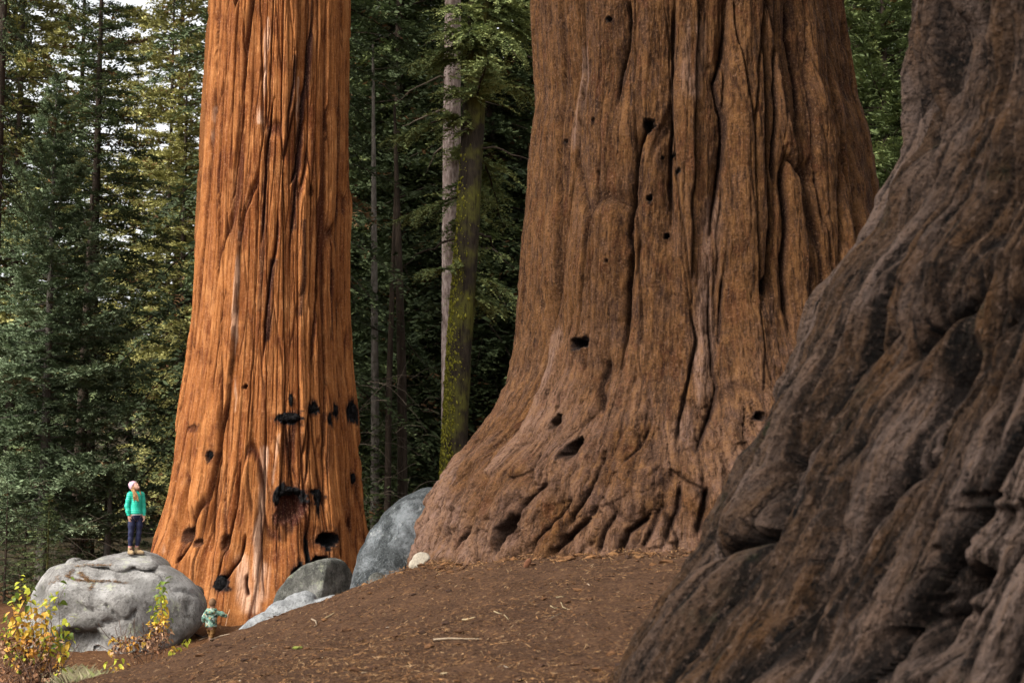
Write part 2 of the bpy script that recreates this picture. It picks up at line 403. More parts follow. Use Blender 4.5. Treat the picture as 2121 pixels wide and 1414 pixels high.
    def fit_edges(s):
        """keep the relief from pushing the outline out: level it along both flanks"""
        for sg in (-1, 1):
            w = (s.TH[0]*sg > 1.05) & (s.TH[0]*sg < 1.62)
            if w.sum() < 5: continue
            m = np.percentile(s.H[:, w], 80, axis=1); kx = np.ones(61)/61; m = np.convolve(np.pad(m, 30, mode='edge'), kx, 'valid')
            s.H -= m[:, None]*sst(0.55, 1.15, s.TH*sg)*sst(2.6, 2.0, s.TH*sg)
    def build(s, mat, parent):
        s.fit_edges()
        P = s.pos(s.TH, s.Z, s.R0+s.H); at_ = {n: a.ravel() for n, a in s.A.items()}
        at_['bark_co'] = np.stack([s.U.ravel(), s.Z.ravel(), s.A['plate'].ravel()*7], -1)
        return obj('trunk', P.reshape(-1, 3), grid_faces(s.nr, s.nc, True), mat, parent, at_)

def bark(name, main, dark, light, inner, pale, stain, g1=(14, 0.8), g2=(30, 2.5), sp=30, bump=0.03, moss=None, rough=0.95, patch=None, con=1.0, iso=0, blot=6):
    k = NT(name, rough, 0.12); b = k.attr('bark_co', True)
    big = k.noise(b, 0.8, 4, 0.6); st = k.noise(k.map(b, (*g1, 1)), 1.0, 5, 0.65, 0.15); fib = k.noise(k.map(b, (*g2, 1)), 1.0, 4, 0.7, 0.1)
    ob = k.co(); gr = k.noise(ob, sp, 4, 0.75); bl = k.noise(k.map(ob, (1, 1, 0.6)), blot, 5, 0.7)
    if iso: fib = k.noise(ob, iso, 5, 0.7, 0.4)
    col = k.mix(k.mr(st, 0.36, 0.60), dark, main); col = k.mix(k.mr(st, 0.55, 0.75, 0, 0.9*con), col, light)
    col = k.mix(k.mr(big, 0.42, 0.66, 0, 0.55), col, k.mix(0.6, main, light))
    col = k.mix(k.mr(k.attr('plate'), 0.35, 0.8, 0, 0.65), col, k.mix(0.35, main, light)); col = k.mix(k.mr(k.attr('plate'), 0.45, 0.1, 0, 0.6), col, k.mix(0.5, main, dark))
    col = k.mix(k.mr(bl, 0.53, 0.66, 0, 0.6), col, light); col = k.mix(k.mr(bl, 0.47, 0.34, 0, 0.7), col, dark)
    if patch:
        pn = k.noise(ob if iso else b, 3.0 if iso else 2.0, 6, 0.7, 0.6); col = k.mix(k.math('MULTIPLY', k.mr(pn, 0.50, 0.60), k.mr(k.attr('pale'), 0, 0.5, 0.15, 0.8)), col, patch[0]); col = k.mix(k.mr(pn, 0.47, 0.38, 0, 0.7), col, patch[1])
    col = k.mix(k.math('MULTIPLY', k.attr('pale'), k.mr(st, 0.30, 0.50, 0.5, 1), True), col, k.mix(k.mr(fib, 0.30, 0.5), light, pale))
    col = k.mix(k.mr(fib, 0.52, 0.72, 0, 0.6*con), col, light); col = k.mix(k.mr(fib, 0.48, 0.32, 0, 0.75*con), col, dark)
    col = k.mix(k.math('MULTIPLY', k.mr(k.attr('inner'), 0.2, 0.75), 0.85), col, inner)
    col = k.mix(k.math('MULTIPLY', k.attr('stain'), k.mr(fib, 0.70, 0.56, 0.35, 1.0), True), col, stain)
    col = k.mix(k.mr(gr, 0.54, 0.70, 0, 0.55*con), col, k.mix(0.55, light, pale)); col = k.mix(k.mr(gr, 0.46, 0.32, 0, 0.65*con), col, dark)
    if moss:
        mn = k.noise(b, 1.6, 6, 0.65); mf = k.math('MULTIPLY', k.mr(mn, 0.60, 0.68), k.mr(gr, 0.4, 0.6), True)
        col = k.mix(mf, col, moss)
    col = k.mix(k.attr('char'), col, k.mix(k.mr(gr, 0.45, 0.75), (0.004, 0.004, 0.004), (0.022, 0.021, 0.022)))
    k.color(col)
    h = k.math('ADD', k.math('MULTIPLY', fib, 0.7), k.math('ADD', k.math('MULTIPLY', gr, 0.6), k.math('ADD', k.math('MULTIPLY', bl, 0.8), k.math('MULTIPLY', st, 0.9))))
    k.bump(h, bump, 1.0); return k.m
def plates(t, w, l, depth, hgt, seed, edge=0.16, warp=0.18, mask=1.0, tilt=0.5):
    """long bark plates: each at its own height and tilt, with a furrow between"""
    u = t.U/w + warp*fbm2(t.U/w*0.35, t.Z/l*0.8, 2, seed) + 0.05*n2(t.U/w*2, t.Z/l*14, seed+3); v = t.Z/l + 0.12*n2(t.U/w*0.8, t.Z/l*1.5, seed+4)
    f1, f2, i = worley(u, v, seed+10); e = f2-f1
    crack = sst(edge, 0.0, e); x = _hash((i*9973).astype(np.int64), np.zeros_like(i, dtype=np.int64), np.zeros_like(i, dtype=np.int64), seed+5)
    t.H += mask*(hgt*((i-0.5)*2 + tilt*(x-0.5)*np.sin(u*PI))*sst(0, 0.035, e) - depth*crack**1.5)
    return i, crack
def ropes(t, w, l, depth, seed, warp=0.3, mask=1.0, round_=0.55, ends=0.3):
    """rounded long ridges that end in points, with sharp furrows between"""
    u = t.U/w + warp*fbm2(t.U/w*0.3, t.Z/l*0.8, 2, seed) + 0.12*n2(t.U/w*1.5, t.Z/l*5, seed+3); v = t.Z/l + ends*n2(t.U/w*0.7, t.Z/l*1.3, seed+4)
    f1, f2, i = worley(u, v, seed+10); e = f2-f1; h = np.sqrt(np.clip(e/round_, 0, 1))
    t.H += mask*depth*(h-0.75+0.7*(i-0.5)); return i, sst(0.12, 0.0, e)
# --- first: the tall bright orange one behind the boulder
t1 = thing('giant_sequoia', 'bright orange giant sequoia with burn scars standing behind the grey boulders', 'tree')
T1 = Trunk(572, 37.2,
    [(438, 0), (430, 150), (420, 330), (410, 480), (400, 640), (386, 760), (371, 860), (358, 950), (343, 1020), (326, 1090), (306, 1146), (296, 1200), (290, 1280)],
    [(724, 0), (723, 300), (723, 480), (725, 640), (733, 780), (741, 870), (746, 960), (752, 1040), (761, 1110), (772, 1160), (785, 1220), (795, 1280)],
    front=((-4.5, 0.9), (-3.4, 0.65), (-2.6, 0.3), (-1.5, 0.1), (0.5, 0), (40, 0)))
T1.grid(430, 40, 540, -4.6, 13.2, 34, 1.6)
t = T1
ribs = fbm2(t.U*1.5 + 0.3*n2(t.U, t.Z*0.25, 3), t.Z*0.10, 3, 21)
foot = sst(2.0, -2.8, t.Z)
t.H += 0.10*ribs*(1+0.9*foot) + 0.05*foot*fbm2(t.U*2.2, t.Z*1.1, 3, 44)
fold = np.abs(fbm2(t.U*1.35+5, t.Z*0.22, 2, 71)); t.H += foot*(0.30*sst(0, 0.35, fold)-0.2)
up = sst(-2.2, -0.2, t.Z)
i1, c1 = plates(t, 0.34, 7.0, 0.13, 0.075, 100, edge=0.10, mask=0.35+0.65*up)
i2, c2 = plates(t, 0.125, 3.6, 0.040, 0.024, 200, edge=0.16, mask=0.45+0.55*up)
i3, c3 = plates(t, 0.055, 1.5, 0.008, 0.005, 300, edge=0.2)
t.H += 0.022*(np.minimum(np.abs(n2(t.U*26, t.Z*0.9, 312)), 0.4)-0.25) + 0.008*fbm2(t.U*20, t.Z*1.6, 3, 310) + foot*0.03*(0.3-np.abs(fbm2(t.U*5, t.Z*2.2, 3, 311)))
t.A['plate'] = 0.62*i1 + 0.33*i2 + 0.05*i3
t.A['inner'] = np.maximum(0.75*c1, 0.5*c2*(i1 < 0.6))
V1 = [([(649, 0), (645, 60), (640, 130), (628, 220), (625, 300), (612, 380), (605, 470), (600, 560)], 0.05, 0.12, 0.03),
      ([(612, 120), (608, 170), (600, 230), (596, 300)], 0.04, 0.12, 0.03),
      ([(566, 204), (556, 264), (549, 340), (545, 420), (541, 500)], 0.035, 0.14, -0.03),
      ([(633, 250), (624, 290), (612, 350), (600, 380)], 0.035, 0.16, 0.05),
      ([(577, 440), (572, 490), (566, 540), (558, 593), (549, 687), (540, 760)], 0.05, 0.15, 0.04),
      ([(709, 40), (704, 150), (702, 260), (700, 400), (702, 560), (704, 700), (712, 850), (722, 950), (726, 1040), (720, 1110)], 0.05, 0.2, -0.04),
      ([(716, 300), (716, 480), (718, 640), (726, 800)], 0.03, 0.12, 0), 
      ([(684, 0), (680, 120), (676, 240), (677, 330)], 0.035, 0.12, -0.04),
      ([(668, 440), (663, 520), (655, 610), (650, 700), (646, 780)], 0.035, 0.13, 0.04),
      ([(690, 480), (687, 560), (684, 620)], 0.03, 0.12, 0.05),
      ([(460, 40), (458, 160), (452, 300), (446, 420), (440, 560)], 0.025, 0.09, 0),
      ([(500, 20), (508, 150), (497, 260), (484, 380), (472, 440)], 0.025, 0.08, 0.02),
      ([(456, 880), (452, 950), (440, 1010), (432, 1080), (428, 1140)], 0.05, 0.2, 0.05),
      ([(496, 960), (490, 1050), (474, 1120), (452, 1180), (440, 1210)], 0.045, 0.2, 0.05),
      ([(470, 600), (455, 680), (448, 760), (440, 830)], 0.03, 0.1, 0.02),
      ([(400, 1050), (392, 1110), (372, 1150), (352, 1170)], 0.06, 0.2, 0),
      ([(508, 1110), (496, 1160), (470, 1200), (450, 1225)], 0.05, 0.22, 0.06),
      ([(642, 1010), (641, 1080), (640, 1160), (634, 1185)], 0.03, 0.16, -0.03),
      ([(536, 1030), (540, 1100), (545, 1180), (548, 1250)], 0.025, 0.06, 0.02),
      ([(515, 1190), (514, 1215), (518, 1235)], 0.05, 0.2, 0.0),
      ([(600, 885), (606, 940), (598, 1000)], 0.03, 0.06, 0.02),
      ([(640, 860), (640, 930), (632, 1010)], 0.03, 0.1, 0.03),
      ([(700, 1080), (706, 1120), (712, 1160)], 0.05, 0.2, 0.03),
      ([(728, 990), (734, 1060), (740, 1110)], 0.05, 0.15, 0.0)]
t.seams(V1, 0.05, 7)
for pts, wd, am in [([(649, 0), (640, 130), (628, 220), (622, 300), (612, 380), (608, 470)], 0.13, 0.85), ([(612, 120), (606, 190), (598, 260)], 0.1, 0.8),
                    ([(556, 264), (547, 377), (543, 500), (536, 640)], 0.10, 0.8), ([(566, 540), (558, 620), (550, 700)], 0.14, 0.9), ([(628, 460), (630, 560), (624, 650)], 0.10, 0.8),
                    ([(607, 870), (600, 930), (603, 990), (585, 1060)], 0.22, 0.7), ([(680, 890), (676, 960), (672, 1010)], 0.12, 0.6), ([(690, 560), (688, 640), (690, 700)], 0.1, 0.6),
                    ([(640, 1180), (675, 1150), (690, 1130)], 0.25, 0.5), ([(450, 960), (440, 1040), (420, 1120)], 0.12, 0.5), ([(706, 150), (704, 420), (712, 820)], 0.07, 0.7)]:
    t.streak('stain', pts, wd, am, 5)
for pts, wd, am in [([(556, 40), (548, 120), (540, 200), (536, 250)], 0.10, 1.0), ([(494, 480), (488, 600), (486, 706), (485, 850)], 0.05, 0.7), ([(440, 220), (432, 330)], 0.03, 0.6),
                    ([(545, 930), (541, 1020), (535, 1100), (532, 1180), (530, 1262)], 0.13, 0.95), ([(500, 1160), (505, 1210), (512, 1255)], 0.22, 0.75), ([(545, 1180), (540, 1230)], 0.25, 0.7),
                    ([(345, 1100), (335, 1140)], 0.12, 0.6), ([(620, 160), (616, 270)], 0.03, 0.6), ([(576, 900), (566, 1000)], 0.05, 0.5)]:
    t.streak('pale', pts, wd, am, 15)
for a in [(505, 800, 9, 9, 0.2, 0, 0.9), (600, 866, 42, 20, 0.10, 1.0), (603, 828, 9, 24, 0.06, 1.0), (650, 845, 22, 20, 0.12, 1.0), (697, 850, 14, 26, 0.12, 1.0), (683, 868, 14, 24, 0.10, 1.0),
          (735, 853, 18, 40, 0.10, 1.0), (600, 1046, 64, 62, 0.20, 0.0, 0.9), (660, 1028, 20, 26, 0.08, 1.0), (659, 1052, 8, 36, 0.05, 0.8), (680, 1117, 46, 30, 0.5, 1.0), (668, 1165, 50, 22, 0.4, 1.0),
          (626, 1190, 42, 30, 0.4, 1.0), (380, 1106, 24, 28, 0.22, 0.55), (400, 1124, 20, 14, 0.15, 0.4), (466, 1126, 22, 34, 0.2, 0.25), (434, 943, 12, 20, 0.1, 0.8), (644, 394, 9, 26, 0.2, 0.2),
          (736, 990, 10, 22, 0.1, 0.9), (641, 1150, 9, 80, 0.1, 1.0), (455, 1210, 34, 30, 0.18, 0.9), (404, 886, 16, 16, 0.05, 0.2), (731, 1085, 12, 30, 0.14, 0.3), (602, 930, 30, 70, 0.04, 0.0, 0.5)]:
    t.hole(*a, seed=int(a[0]), arch=1.0 if a[:2] == (600, 1046) else 0.0, soft=0.2 if a[1] in (1106, 1124, 1126, 930) else 0.55)
bark1 = bark('orange_sequoia_bark', (0.265, 0.088, 0.020), (0.095, 0.024, 0.008), (0.46, 0.200, 0.070), (0.042, 0.009, 0.005), (0.60, 0.38, 0.26), (0.012, 0.004, 0.0055), g1=(8, 0.35), g2=(26, 0.9), sp=22, bump=0.05, con=0.7, blot=2.2)
T1.build(bark1, t1)
k = NT('charcoal', 1.0, 0.05); cf = k.vor(k.co(), 22, 'DISTANCE_TO_EDGE'); k.color(k.mix(k.mr(k.noise(k.co(), 14, 4), 0.4, 0.7), (0.005, 0.005, 0.005), (0.024, 0.022, 0.022))); k.bump(k.math('ADD', k.mr(cf, 0, 0.12), k.noise(k.co(), 30, 4)), 0.03, 1.0); m_char = k.m
for px, py, w, h in [(600, 864, 44, 20), (603, 828, 9, 24), (650, 845, 22, 20), (697, 849, 14, 26), (683, 868, 13, 24), (735, 853, 18, 42), (660, 1026, 20, 26), (660, 1050, 8, 34), (455, 1210, 36, 32), (736, 990, 10, 22),
                     (571, 1034, 13, 22), (581, 1021, 16, 15), (597, 1014, 22, 13), (615, 1016, 18, 14), (630, 1026, 13, 22), (435, 943, 11, 16)]:
    th_, z_, mp = T1.hit(px, py); p = T1.place(px, py, -0.075 if w*h < 900 else -0.15); V, F = ico(3); n_ = -math.cos(th_)*T1.e + math.sin(th_)*T1.rt; tn = np.array((-n_[1], n_[0]))
    L_ = V*np.array((w*mp/2, 0.075, h*mp/2)); L_ = L_*(1+0.55*fbm3(V, 2.4, 4, int(px)))[:, None]
    Q = np.stack([L_[:, 0]*tn[0]+L_[:, 1]*n_[0], L_[:, 0]*tn[1]+L_[:, 1]*n_[1], L_[:, 2]], -1); o = obj('charred_crust', Q, F, m_char, t1); o.location = p

# --- second: the huge brown one in the middle
t2 = thing('giant_sequoia', 'massive brown giant sequoia with broad flared base on the bare slope', 'tree')
T2 = Trunk(1432, 20.6,
    [(1100, 0), (1107, 150), (1111, 210), (1099, 300), (1095, 420), (1085, 500), (1075, 600), (1070, 700), (1052, 780), (1022, 850), (972, 920), (916, 976), (890, 1026), (868, 1080), (857, 1130), (846, 1172), (838, 1260)],
    [(1745, 0), (1760, 100), (1776, 200), (1801, 280), (1815, 370), (1822, 430), (1835, 500), (1850, 620), (1870, 720), (1895, 800), (1950, 900), (2010, 1000), (2060, 1080), (2100, 1160), (2110, 1250)],
    front=((-2.5, 0.5), (-1.0, 0.35), (0.5, 0.05), (2.0, 0), (40, 0)))
T2.grid(540, 40, 450, -1.75, 7.6, 32, 1.7)
t = T2; foot = sst(2.4, -0.6, t.Z)
lobe = 1.3*fbm2(t.U*0.75 + 0.25*n2(t.U*0.6, t.Z*0.2, 4), t.Z*0.06, 2, 61)
t.H += 0.20*lobe*(1-0.3*foot) + 0.05*fbm2(t.U*2.6, t.Z*0.25, 3, 62)*(1-0.4*foot)
V2 = [([(1184, 0), (1186, 150), (1174, 210), (1156, 346), (1142, 495), (1126, 600), (1105, 700), (1085, 800)], 0.05, 0.22, 0.05),
      ([(1295, 0), (1292, 50), (1280, 150), (1268, 212)], 0.05, 0.18, 0.05),
      ([(1337, 262), (1320, 295), (1310, 346), (1307, 420), (1302, 485), (1308, 520), (1300, 580), (1292, 680), (1280, 760)], 0.05, 0.20, 0.05),
      ([(1399, 0), (1396, 100), (1391, 163), (1389, 320), (1386, 470)], 0.035, 0.14, 0.03),
      ([(1513, 25), (1500, 114), (1490, 163), (1503, 232), (1495, 322), (1490, 400), (1478, 480)], 0.04, 0.15, 0.05),
      ([(1587, 0), (1590, 150), (1600, 297), (1604, 445), (1602, 560), (1590, 600)], 0.04, 0.20, -0.07),
      ([(1619, 75), (1612, 140), (1619, 297), (1621, 380)], 0.03, 0.14, 0.03),
      ([(1646, 317), (1639, 376), (1644, 445), (1641, 520), (1646, 594), (1650, 680)], 0.05, 0.22, 0.05),
      ([(1646, 317), (1688, 376), (1698, 470)], 0.04, 0.14, -0.04),
      ([(1651, 0), (1652, 75), (1671, 150), (1673, 277)], 0.035, 0.14, 0.03),
      ([(1721, 0), (1725, 100), (1733, 200), (1748, 297), (1753, 445), (1755, 545)], 0.05, 0.2, -0.05),
      ([(1758, 173), (1775, 322), (1783, 445), (1790, 505)], 0.045, 0.2, -0.04),
      ([(1130, 560), (1112, 640), (1085, 740), (1060, 820), (1030, 880)], 0.04, 0.14, 0.04),
      ([(1145, 760), (1110, 830), (1080, 890), (1072, 942), (1028, 986)], 0.04, 0.14, 0.04),
      ([(1075, 840), (1043, 890), (996, 942), (955, 1018)], 0.045, 0.15, 0.04),
      ([(1130, 900), (1100, 960), (1090, 1010)], 0.03, 0.08, 0.02),
      ([(1255, 930), (1235, 980), (1215, 1022), (1183, 1066), (1171, 1090)], 0.05, 0.16, 0.05),
      ([(1125, 1000), (1100, 1022), (1068, 1046), (1052, 1090)], 0.05, 0.16, 0.03),
      ([(1404, 1002), (1400, 1050), (1380, 1098), (1371, 1130)], 0.045, 0.15, 0.04),
      ([(1462, 1010), (1452, 1060), (1440, 1110)], 0.05, 0.2, 0.03),
      ([(940, 1026), (907, 1098), (880, 1130)], 0.045, 0.16, 0.04),
      ([(985, 1010), (972, 1050), (948, 1090), (930, 1130)], 0.04, 0.13, 0.03),
      ([(1345, 1070), (1292, 1104), (1276, 1154)], 0.05, 0.18, 0.04),
      ([(1215, 1075), (1165, 1120), (1140, 1155)], 0.05, 0.16, 0.03),
      ([(1478, 560), (1470, 680), (1480, 750), (1488, 800), (1475, 860), (1455, 910), (1430, 950)], 0.03, 0.11, 0.05),
      ([(1430, 640), (1440, 700), (1425, 790), (1405, 870), (1398, 920)], 0.03, 0.09, -0.04),
      ([(1340, 880), (1318, 930), (1290, 960)], 0.03, 0.08, 0.03),
      ([(1510, 560), (1500, 650), (1490, 720)], 0.03, 0.08, 0.03),
      ([(1180, 640), (1165, 700), (1160, 760)], 0.03, 0.09, 0.03),
      ([(1245, 860), (1240, 800), (1256, 740)], 0.07, 0.10, 0.03),
      
      
      
      
      
      ([(1020, 1150), (1040, 1100), (1060, 1080)], 0.06, 0.2, 0.03), ([(905, 1165), (925, 1120), (960, 1080)], 0.05, 0.14, 0.03),
      ([(1090, 1160), (1110, 1120), (1150, 1070), (1180, 1030)], 0.045, 0.14, 0.04), ([(1230, 1150), (1245, 1100), (1275, 1060)], 0.045, 0.13, 0.04), ([(1320, 1140), (1345, 1100), (1370, 1040)], 0.045, 0.13, 0.03)]
dm = t.seams(V2, 0.05, 9)
t.H += 0.07*(1-np.exp(-(dm/0.22)**2))
i1, c1 = plates(t, 0.50, 5.5, 0.08, 0.06, 400, edge=0.07, mask=0.25+0.65*sst(1, 3, t.Z))
i2, c2 = plates(t, 0.17, 2.6, 0.030, 0.014, 420, edge=0.10, mask=0.25+0.5*sst(1, 3, t.Z))
i3, c3 = plates(t, 0.05, 0.7, 0.010, 0.006, 440, edge=0.2)
# wrinkled, flowing root bark lower down: folds that lean with the flare
lean = t.U + 0.25*n2(t.U*0.9, t.Z*0.8, 4)
U_ = t.U; t.U = lean; j1, e1 = ropes(t, 0.30, 1.5, 0.11, 501, mask=foot); j2, e2 = ropes(t, 0.12, 0.55, 0.045, 521, mask=foot*0.9, warp=0.5); t.U = U_
j3, e3 = ropes(t, 0.05, 0.16, 0.016, 541, mask=0.35+0.65*foot, warp=0.5)
t.A['inner'] = np.maximum(t.A['inner'], 0.55*foot*np.maximum(e1, 0.7*e2)); plates(t, 0.16, 0.42, 0.02, 0.030, 561, edge=0.08, warp=0.8, mask=foot); plates(t, 0.07, 0.2, 0.010, 0.012, 581, edge=0.1, warp=0.8, mask=foot)  # root fold grooves get their shade in the colour too
t.H += foot*(0.06*fbm2(t.U*1.6, t.Z*2.2, 3, 83) + 0.03*fbm2(t.U*4.5, t.Z*4.5, 3, 401) + 0.02*fbm2(t.U*11, t.Z*11, 3, 402))
band = sst(0.2, 0.9, t.Z)*sst(2.9, 2.0, t.Z); t.H += band*0.03*fbm2(t.U*1.2, t.Z*4.5, 3, 88)
rough2 = fbm2(t.U*13, t.Z*7, 3, 90); t.H += (0.012+0.014*foot)*rough2 + 0.022*(1-foot)*fbm2(t.U*10, t.Z*0.9, 3, 91) 
t.A['plate'] = (1-foot)*(0.6*i1+0.4*i2) + foot*(0.5*j1+0.5*j2); t.A['inner'] = np.maximum(t.A['inner'], np.maximum(0.5*c1, 0.35*c2))
t.A['pale'] = foot*np.clip(0.40+0.9*fbm2(t.U*1.1, t.Z*1.1, 3, 93), 0, 1)*0.75
for pts, wd, am in [([(1480, 420), (1470, 560), (1462, 700), (1450, 800), (1420, 900)], 0.20, 0.5), ([(1130, 700), (1090, 800), (1060, 880), (1010, 960)], 0.24, 0.45), ([(1200, 100), (1192, 200), (1176, 300)], 0.10, 0.5), ([(1440, 60), (1430, 180)], 0.2, 0.4)]:
    t.streak('pale', pts, wd, am, 25)
for pts, wd, am in [([(1240, 560), (1235, 700), (1230, 780)], 0.35, 0.3), ([(1240, 360), (1238, 460)], 0.25, 0.25)]:
    t.streak('stain', pts, wd, am, 26)
for a in [(1200, 712, 46, 26, 0.32, 0.8), (1155, 876, 22, 30, 0.3, 0.3), (1188, 930, 34, 44, 0.38, 0.35), (1036, 1112, 34, 70, 0.42, 0.3), (1338, 254, 22, 28, 0.2, 0.7), (1258, 38, 10, 12, 0.2, 0.9),
          (1390, 313, 14, 9, 0.2, 0.9), (1403, 351, 10, 11, 0.2, 0.9), (1342, 408, 12, 13, 0.22, 0.9), (1377, 483, 10, 12, 0.2, 0.9), (1367, 321, 6, 8, 0.12, 0.7), (1141, 290, 6, 8, 0.12, 0.7),
          (1592, 588, 16, 36, 0.2, 0.3), (1578, 862, 22, 22, 0.16, 0.5), (1225, 250, 8, 14, 0.08, 0.3), (1236, 357, 5, 7, 0.1, 0.4), (1258, 540, 5, 10, 0.1, 0.4)]:
    t.hole(*a, seed=int(a[0]), rim=0.015)  # hole insides are blackened in the colour besides their depth
t.A['char'] *= 1.0
bark2 = bark('brown_sequoia_bark', (0.066, 0.0270, 0.0078), (0.0125, 0.0052, 0.0025), (0.158, 0.0735, 0.0250), (0.0100, 0.0033, 0.0017), (0.225, 0.140, 0.105), (0.016, 0.007, 0.0035), g1=(6, 0.6), g2=(26, 4.0), sp=34, bump=0.06, con=1.1, blot=7,
             patch=((0.122, 0.067, 0.050), (0.064, 0.0220, 0.0078)))
T2.build(bark2, t2)

# --- third: the dark near one running out of the picture
t3 = thing('giant_sequoia', 'dark grey brown giant sequoia trunk flaring down close to the viewer', 'tree')
T3 = Trunk(2740, 8.6,
    [(1912, -20), (1890, 90), (1880, 180), (1885, 300), (1872, 350), (1835, 410), (1800, 500), (1700, 620), (1640, 760), (1560, 900), (1482, 1040), (1430, 1140), (1370, 1230), (1310, 1330), (1262, 1420), (1190, 1540)],
    [(3600, 0), (3700, 700), (4100, 1414)], front=((-2, -0.5), (3, 0)))
T3.grid(500, 70, 540, -1.95, 3.35, 22, lo=(-1.66, -0.34), twist=0.055)
t = T3; foot = 1.0
t.H += 0.08*fbm2(t.U*0.9+0.3*n2(t.U, t.Z*0.5, 8), t.Z*0.35, 3, 161) 
j1, e1 = ropes(t, 0.25, 6.0, 0.17, 601, warp=0.55, ends=0.1); j2, e2 = ropes(t, 0.10, 2.4, 0.085, 621, warp=0.5, ends=0.15); j3, e3 = ropes(t, 0.042, 0.8, 0.034, 641, warp=0.4)
t.H += 0.04*fbm2(t.U*3, t.Z*2.2, 3, 650) + 0.028*fbm2(t.U*24, t.Z*8, 3, 651) + 0.02*(np.minimum(np.abs(n2(t.U*38, t.Z*3, 652)), .4)-.25) - 0.05
t.A['plate'] = 0.5*j1+0.35*j2+0.15*j3; t.A['inner'] = np.maximum(e1, 0.7*e2)  # groove shade between the ropes is put into the bark colour
V3 = [([(2032, 558), (1960, 640), (1897, 700), (1850, 760)], 0.05, 0.2, 0.03), ([(1830, 690), (1767, 772), (1703, 862), (1612, 978), (1560, 1101), (1444, 1198), (1400, 1260)], 0.06, 0.26, 0.05),
      ([(1980, 740), (1922, 804), (1871, 946), (1741, 1075), (1677, 1179), (1612, 1263), (1573, 1360), (1550, 1414)], 0.07, 0.30, 0.04), ([(1528, 1224), (1470, 1310), (1412, 1392)], 0.05, 0.2, 0.03),
      ([(2001, 0), (2001, 60), (1977, 178), (1940, 300), (1918, 380), (1839, 495), (1780, 560)], 0.06, 0.24, 0.05), ([(2090, 340), (2070, 420), (2030, 500)], 0.05, 0.18, 0.03),
      ([(2000, 1180), (1930, 1230), (1880, 1300), (1850, 1400)], 0.10, 0.3, 0.0), ([(2121, 1120), (2060, 1200), (2000, 1290), (1960, 1380)], 0.06, 0.25, 0.04),
      ([(1900, 130), (1915, 230), (1905, 320)], 0.05, 0.12, 0), ([(2121, 600), (2060, 700), (2020, 800)], 0.05, 0.12, 0.02), ([(1800, 1300), (1760, 1414)], 0.06, 0.2, 0.03), ([(1700, 1160), (1640, 1290), (1600, 1400)], 0.04, 0.12, 0.02)]
dm = t.seams(V3, 0.06, 19); t.H += 0.06*(1-np.exp(-(dm/0.14)**2))
for a in [(1955, 110, 100, 330, 0.22, 0), (1740, 820, 50, 130, 0.10, 0), (2050, 1080, 150, 70, 0.10, 0), (1900, 1330, 110, 150, 0.18, 0)]:
    t.hole(*a, seed=int(a[0]), inner=0.2, soft=0.0, rag=0.8)
t.A['pale'] = np.clip(0.25+1.3*fbm2(t.U*4.0, t.Z*0.9, 3, 193), 0, 1)*0.8
bark3 = bark('weathered_dark_bark', (0.01681, 0.008856, 0.004756), (0.002132, 0.001394, 0.000984), (0.0656, 0.03608, 0.01886), (0.00164, 0.001066, 0.00082), (0.104, 0.0735, 0.0600), (0.0246, 0.0164, 0.0123), g1=(16, 0.9), g2=(30, 3), sp=24, bump=0.08, con=1.4, blot=10,
             moss=(0.00738, 0.00902, 0.00328), patch=((0.03116, 0.02132, 0.01722), (0.0451, 0.0205, 0.00656)))
T3.build(bark3, t3)
# ------------------------------------------------------------------ granite
def granite(name, base, dark, light, lichen=0.5, scale=1.0, yellow=True):
    k = NT(name, 0.95, 0.15); c = k.co()
    big = k.noise(c, 1.1*scale, 6, 0.65, 0.4); mid = k.noise(c, 4.5*scale, 6, 0.7); sp = k.noise(c, 42*scale, 3, 0.75); sp2 = k.noise(k.map(c, (1, 1, 1), (7, 3, 1)), 16*scale, 5, 0.75)
    col = k.mix(k.mr(mid, 0.40, 0.58), dark, base); col = k.mix(k.mr(big, 0.47, 0.62, 0, 0.85), col, light); vs = k.noise(k.map(c, (3, 3, 1), (2, 8, 4)), 2.4*scale, 7, 0.8, 0.8); col = k.mix(k.mr(vs, 0.55, 0.62, 0, 0.5), col, tuple(x*0.55 for x in dark)); col = k.mix(k.mr(vs, 0.45, 0.36, 0, 0.6), col, light)
    col = k.mix(k.mr(sp2, 0.55, 0.66, 0, 0.85), col, tuple(x*0.38 for x in dark)); col = k.mix(k.mr(sp, 0.56, 0.7, 0, 0.65), col, light)
    lp = k.noise(k.map(c, (1, 1, 1), (3, 9, 2)), 2.2*scale, 6, 0.7); lm = k.math('MULTIPLY', k.mr(lp, 0.58, 0.64), k.mr(sp2, 0.35, 0.55), True)
    col = k.mix(k.math('MULTIPLY', lm, lichen), col, (0.44, 0.46, 0.30) if yellow else (0.52, 0.53, 0.50))
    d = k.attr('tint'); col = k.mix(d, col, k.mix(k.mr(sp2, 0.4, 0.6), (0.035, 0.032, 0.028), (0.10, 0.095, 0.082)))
    k.color(col); k.bump(k.math('ADD', k.math('MULTIPLY', mid, 1.0), k.math('MULTIPLY', sp2, 0.7)), 0.08, 1.0); return k.m
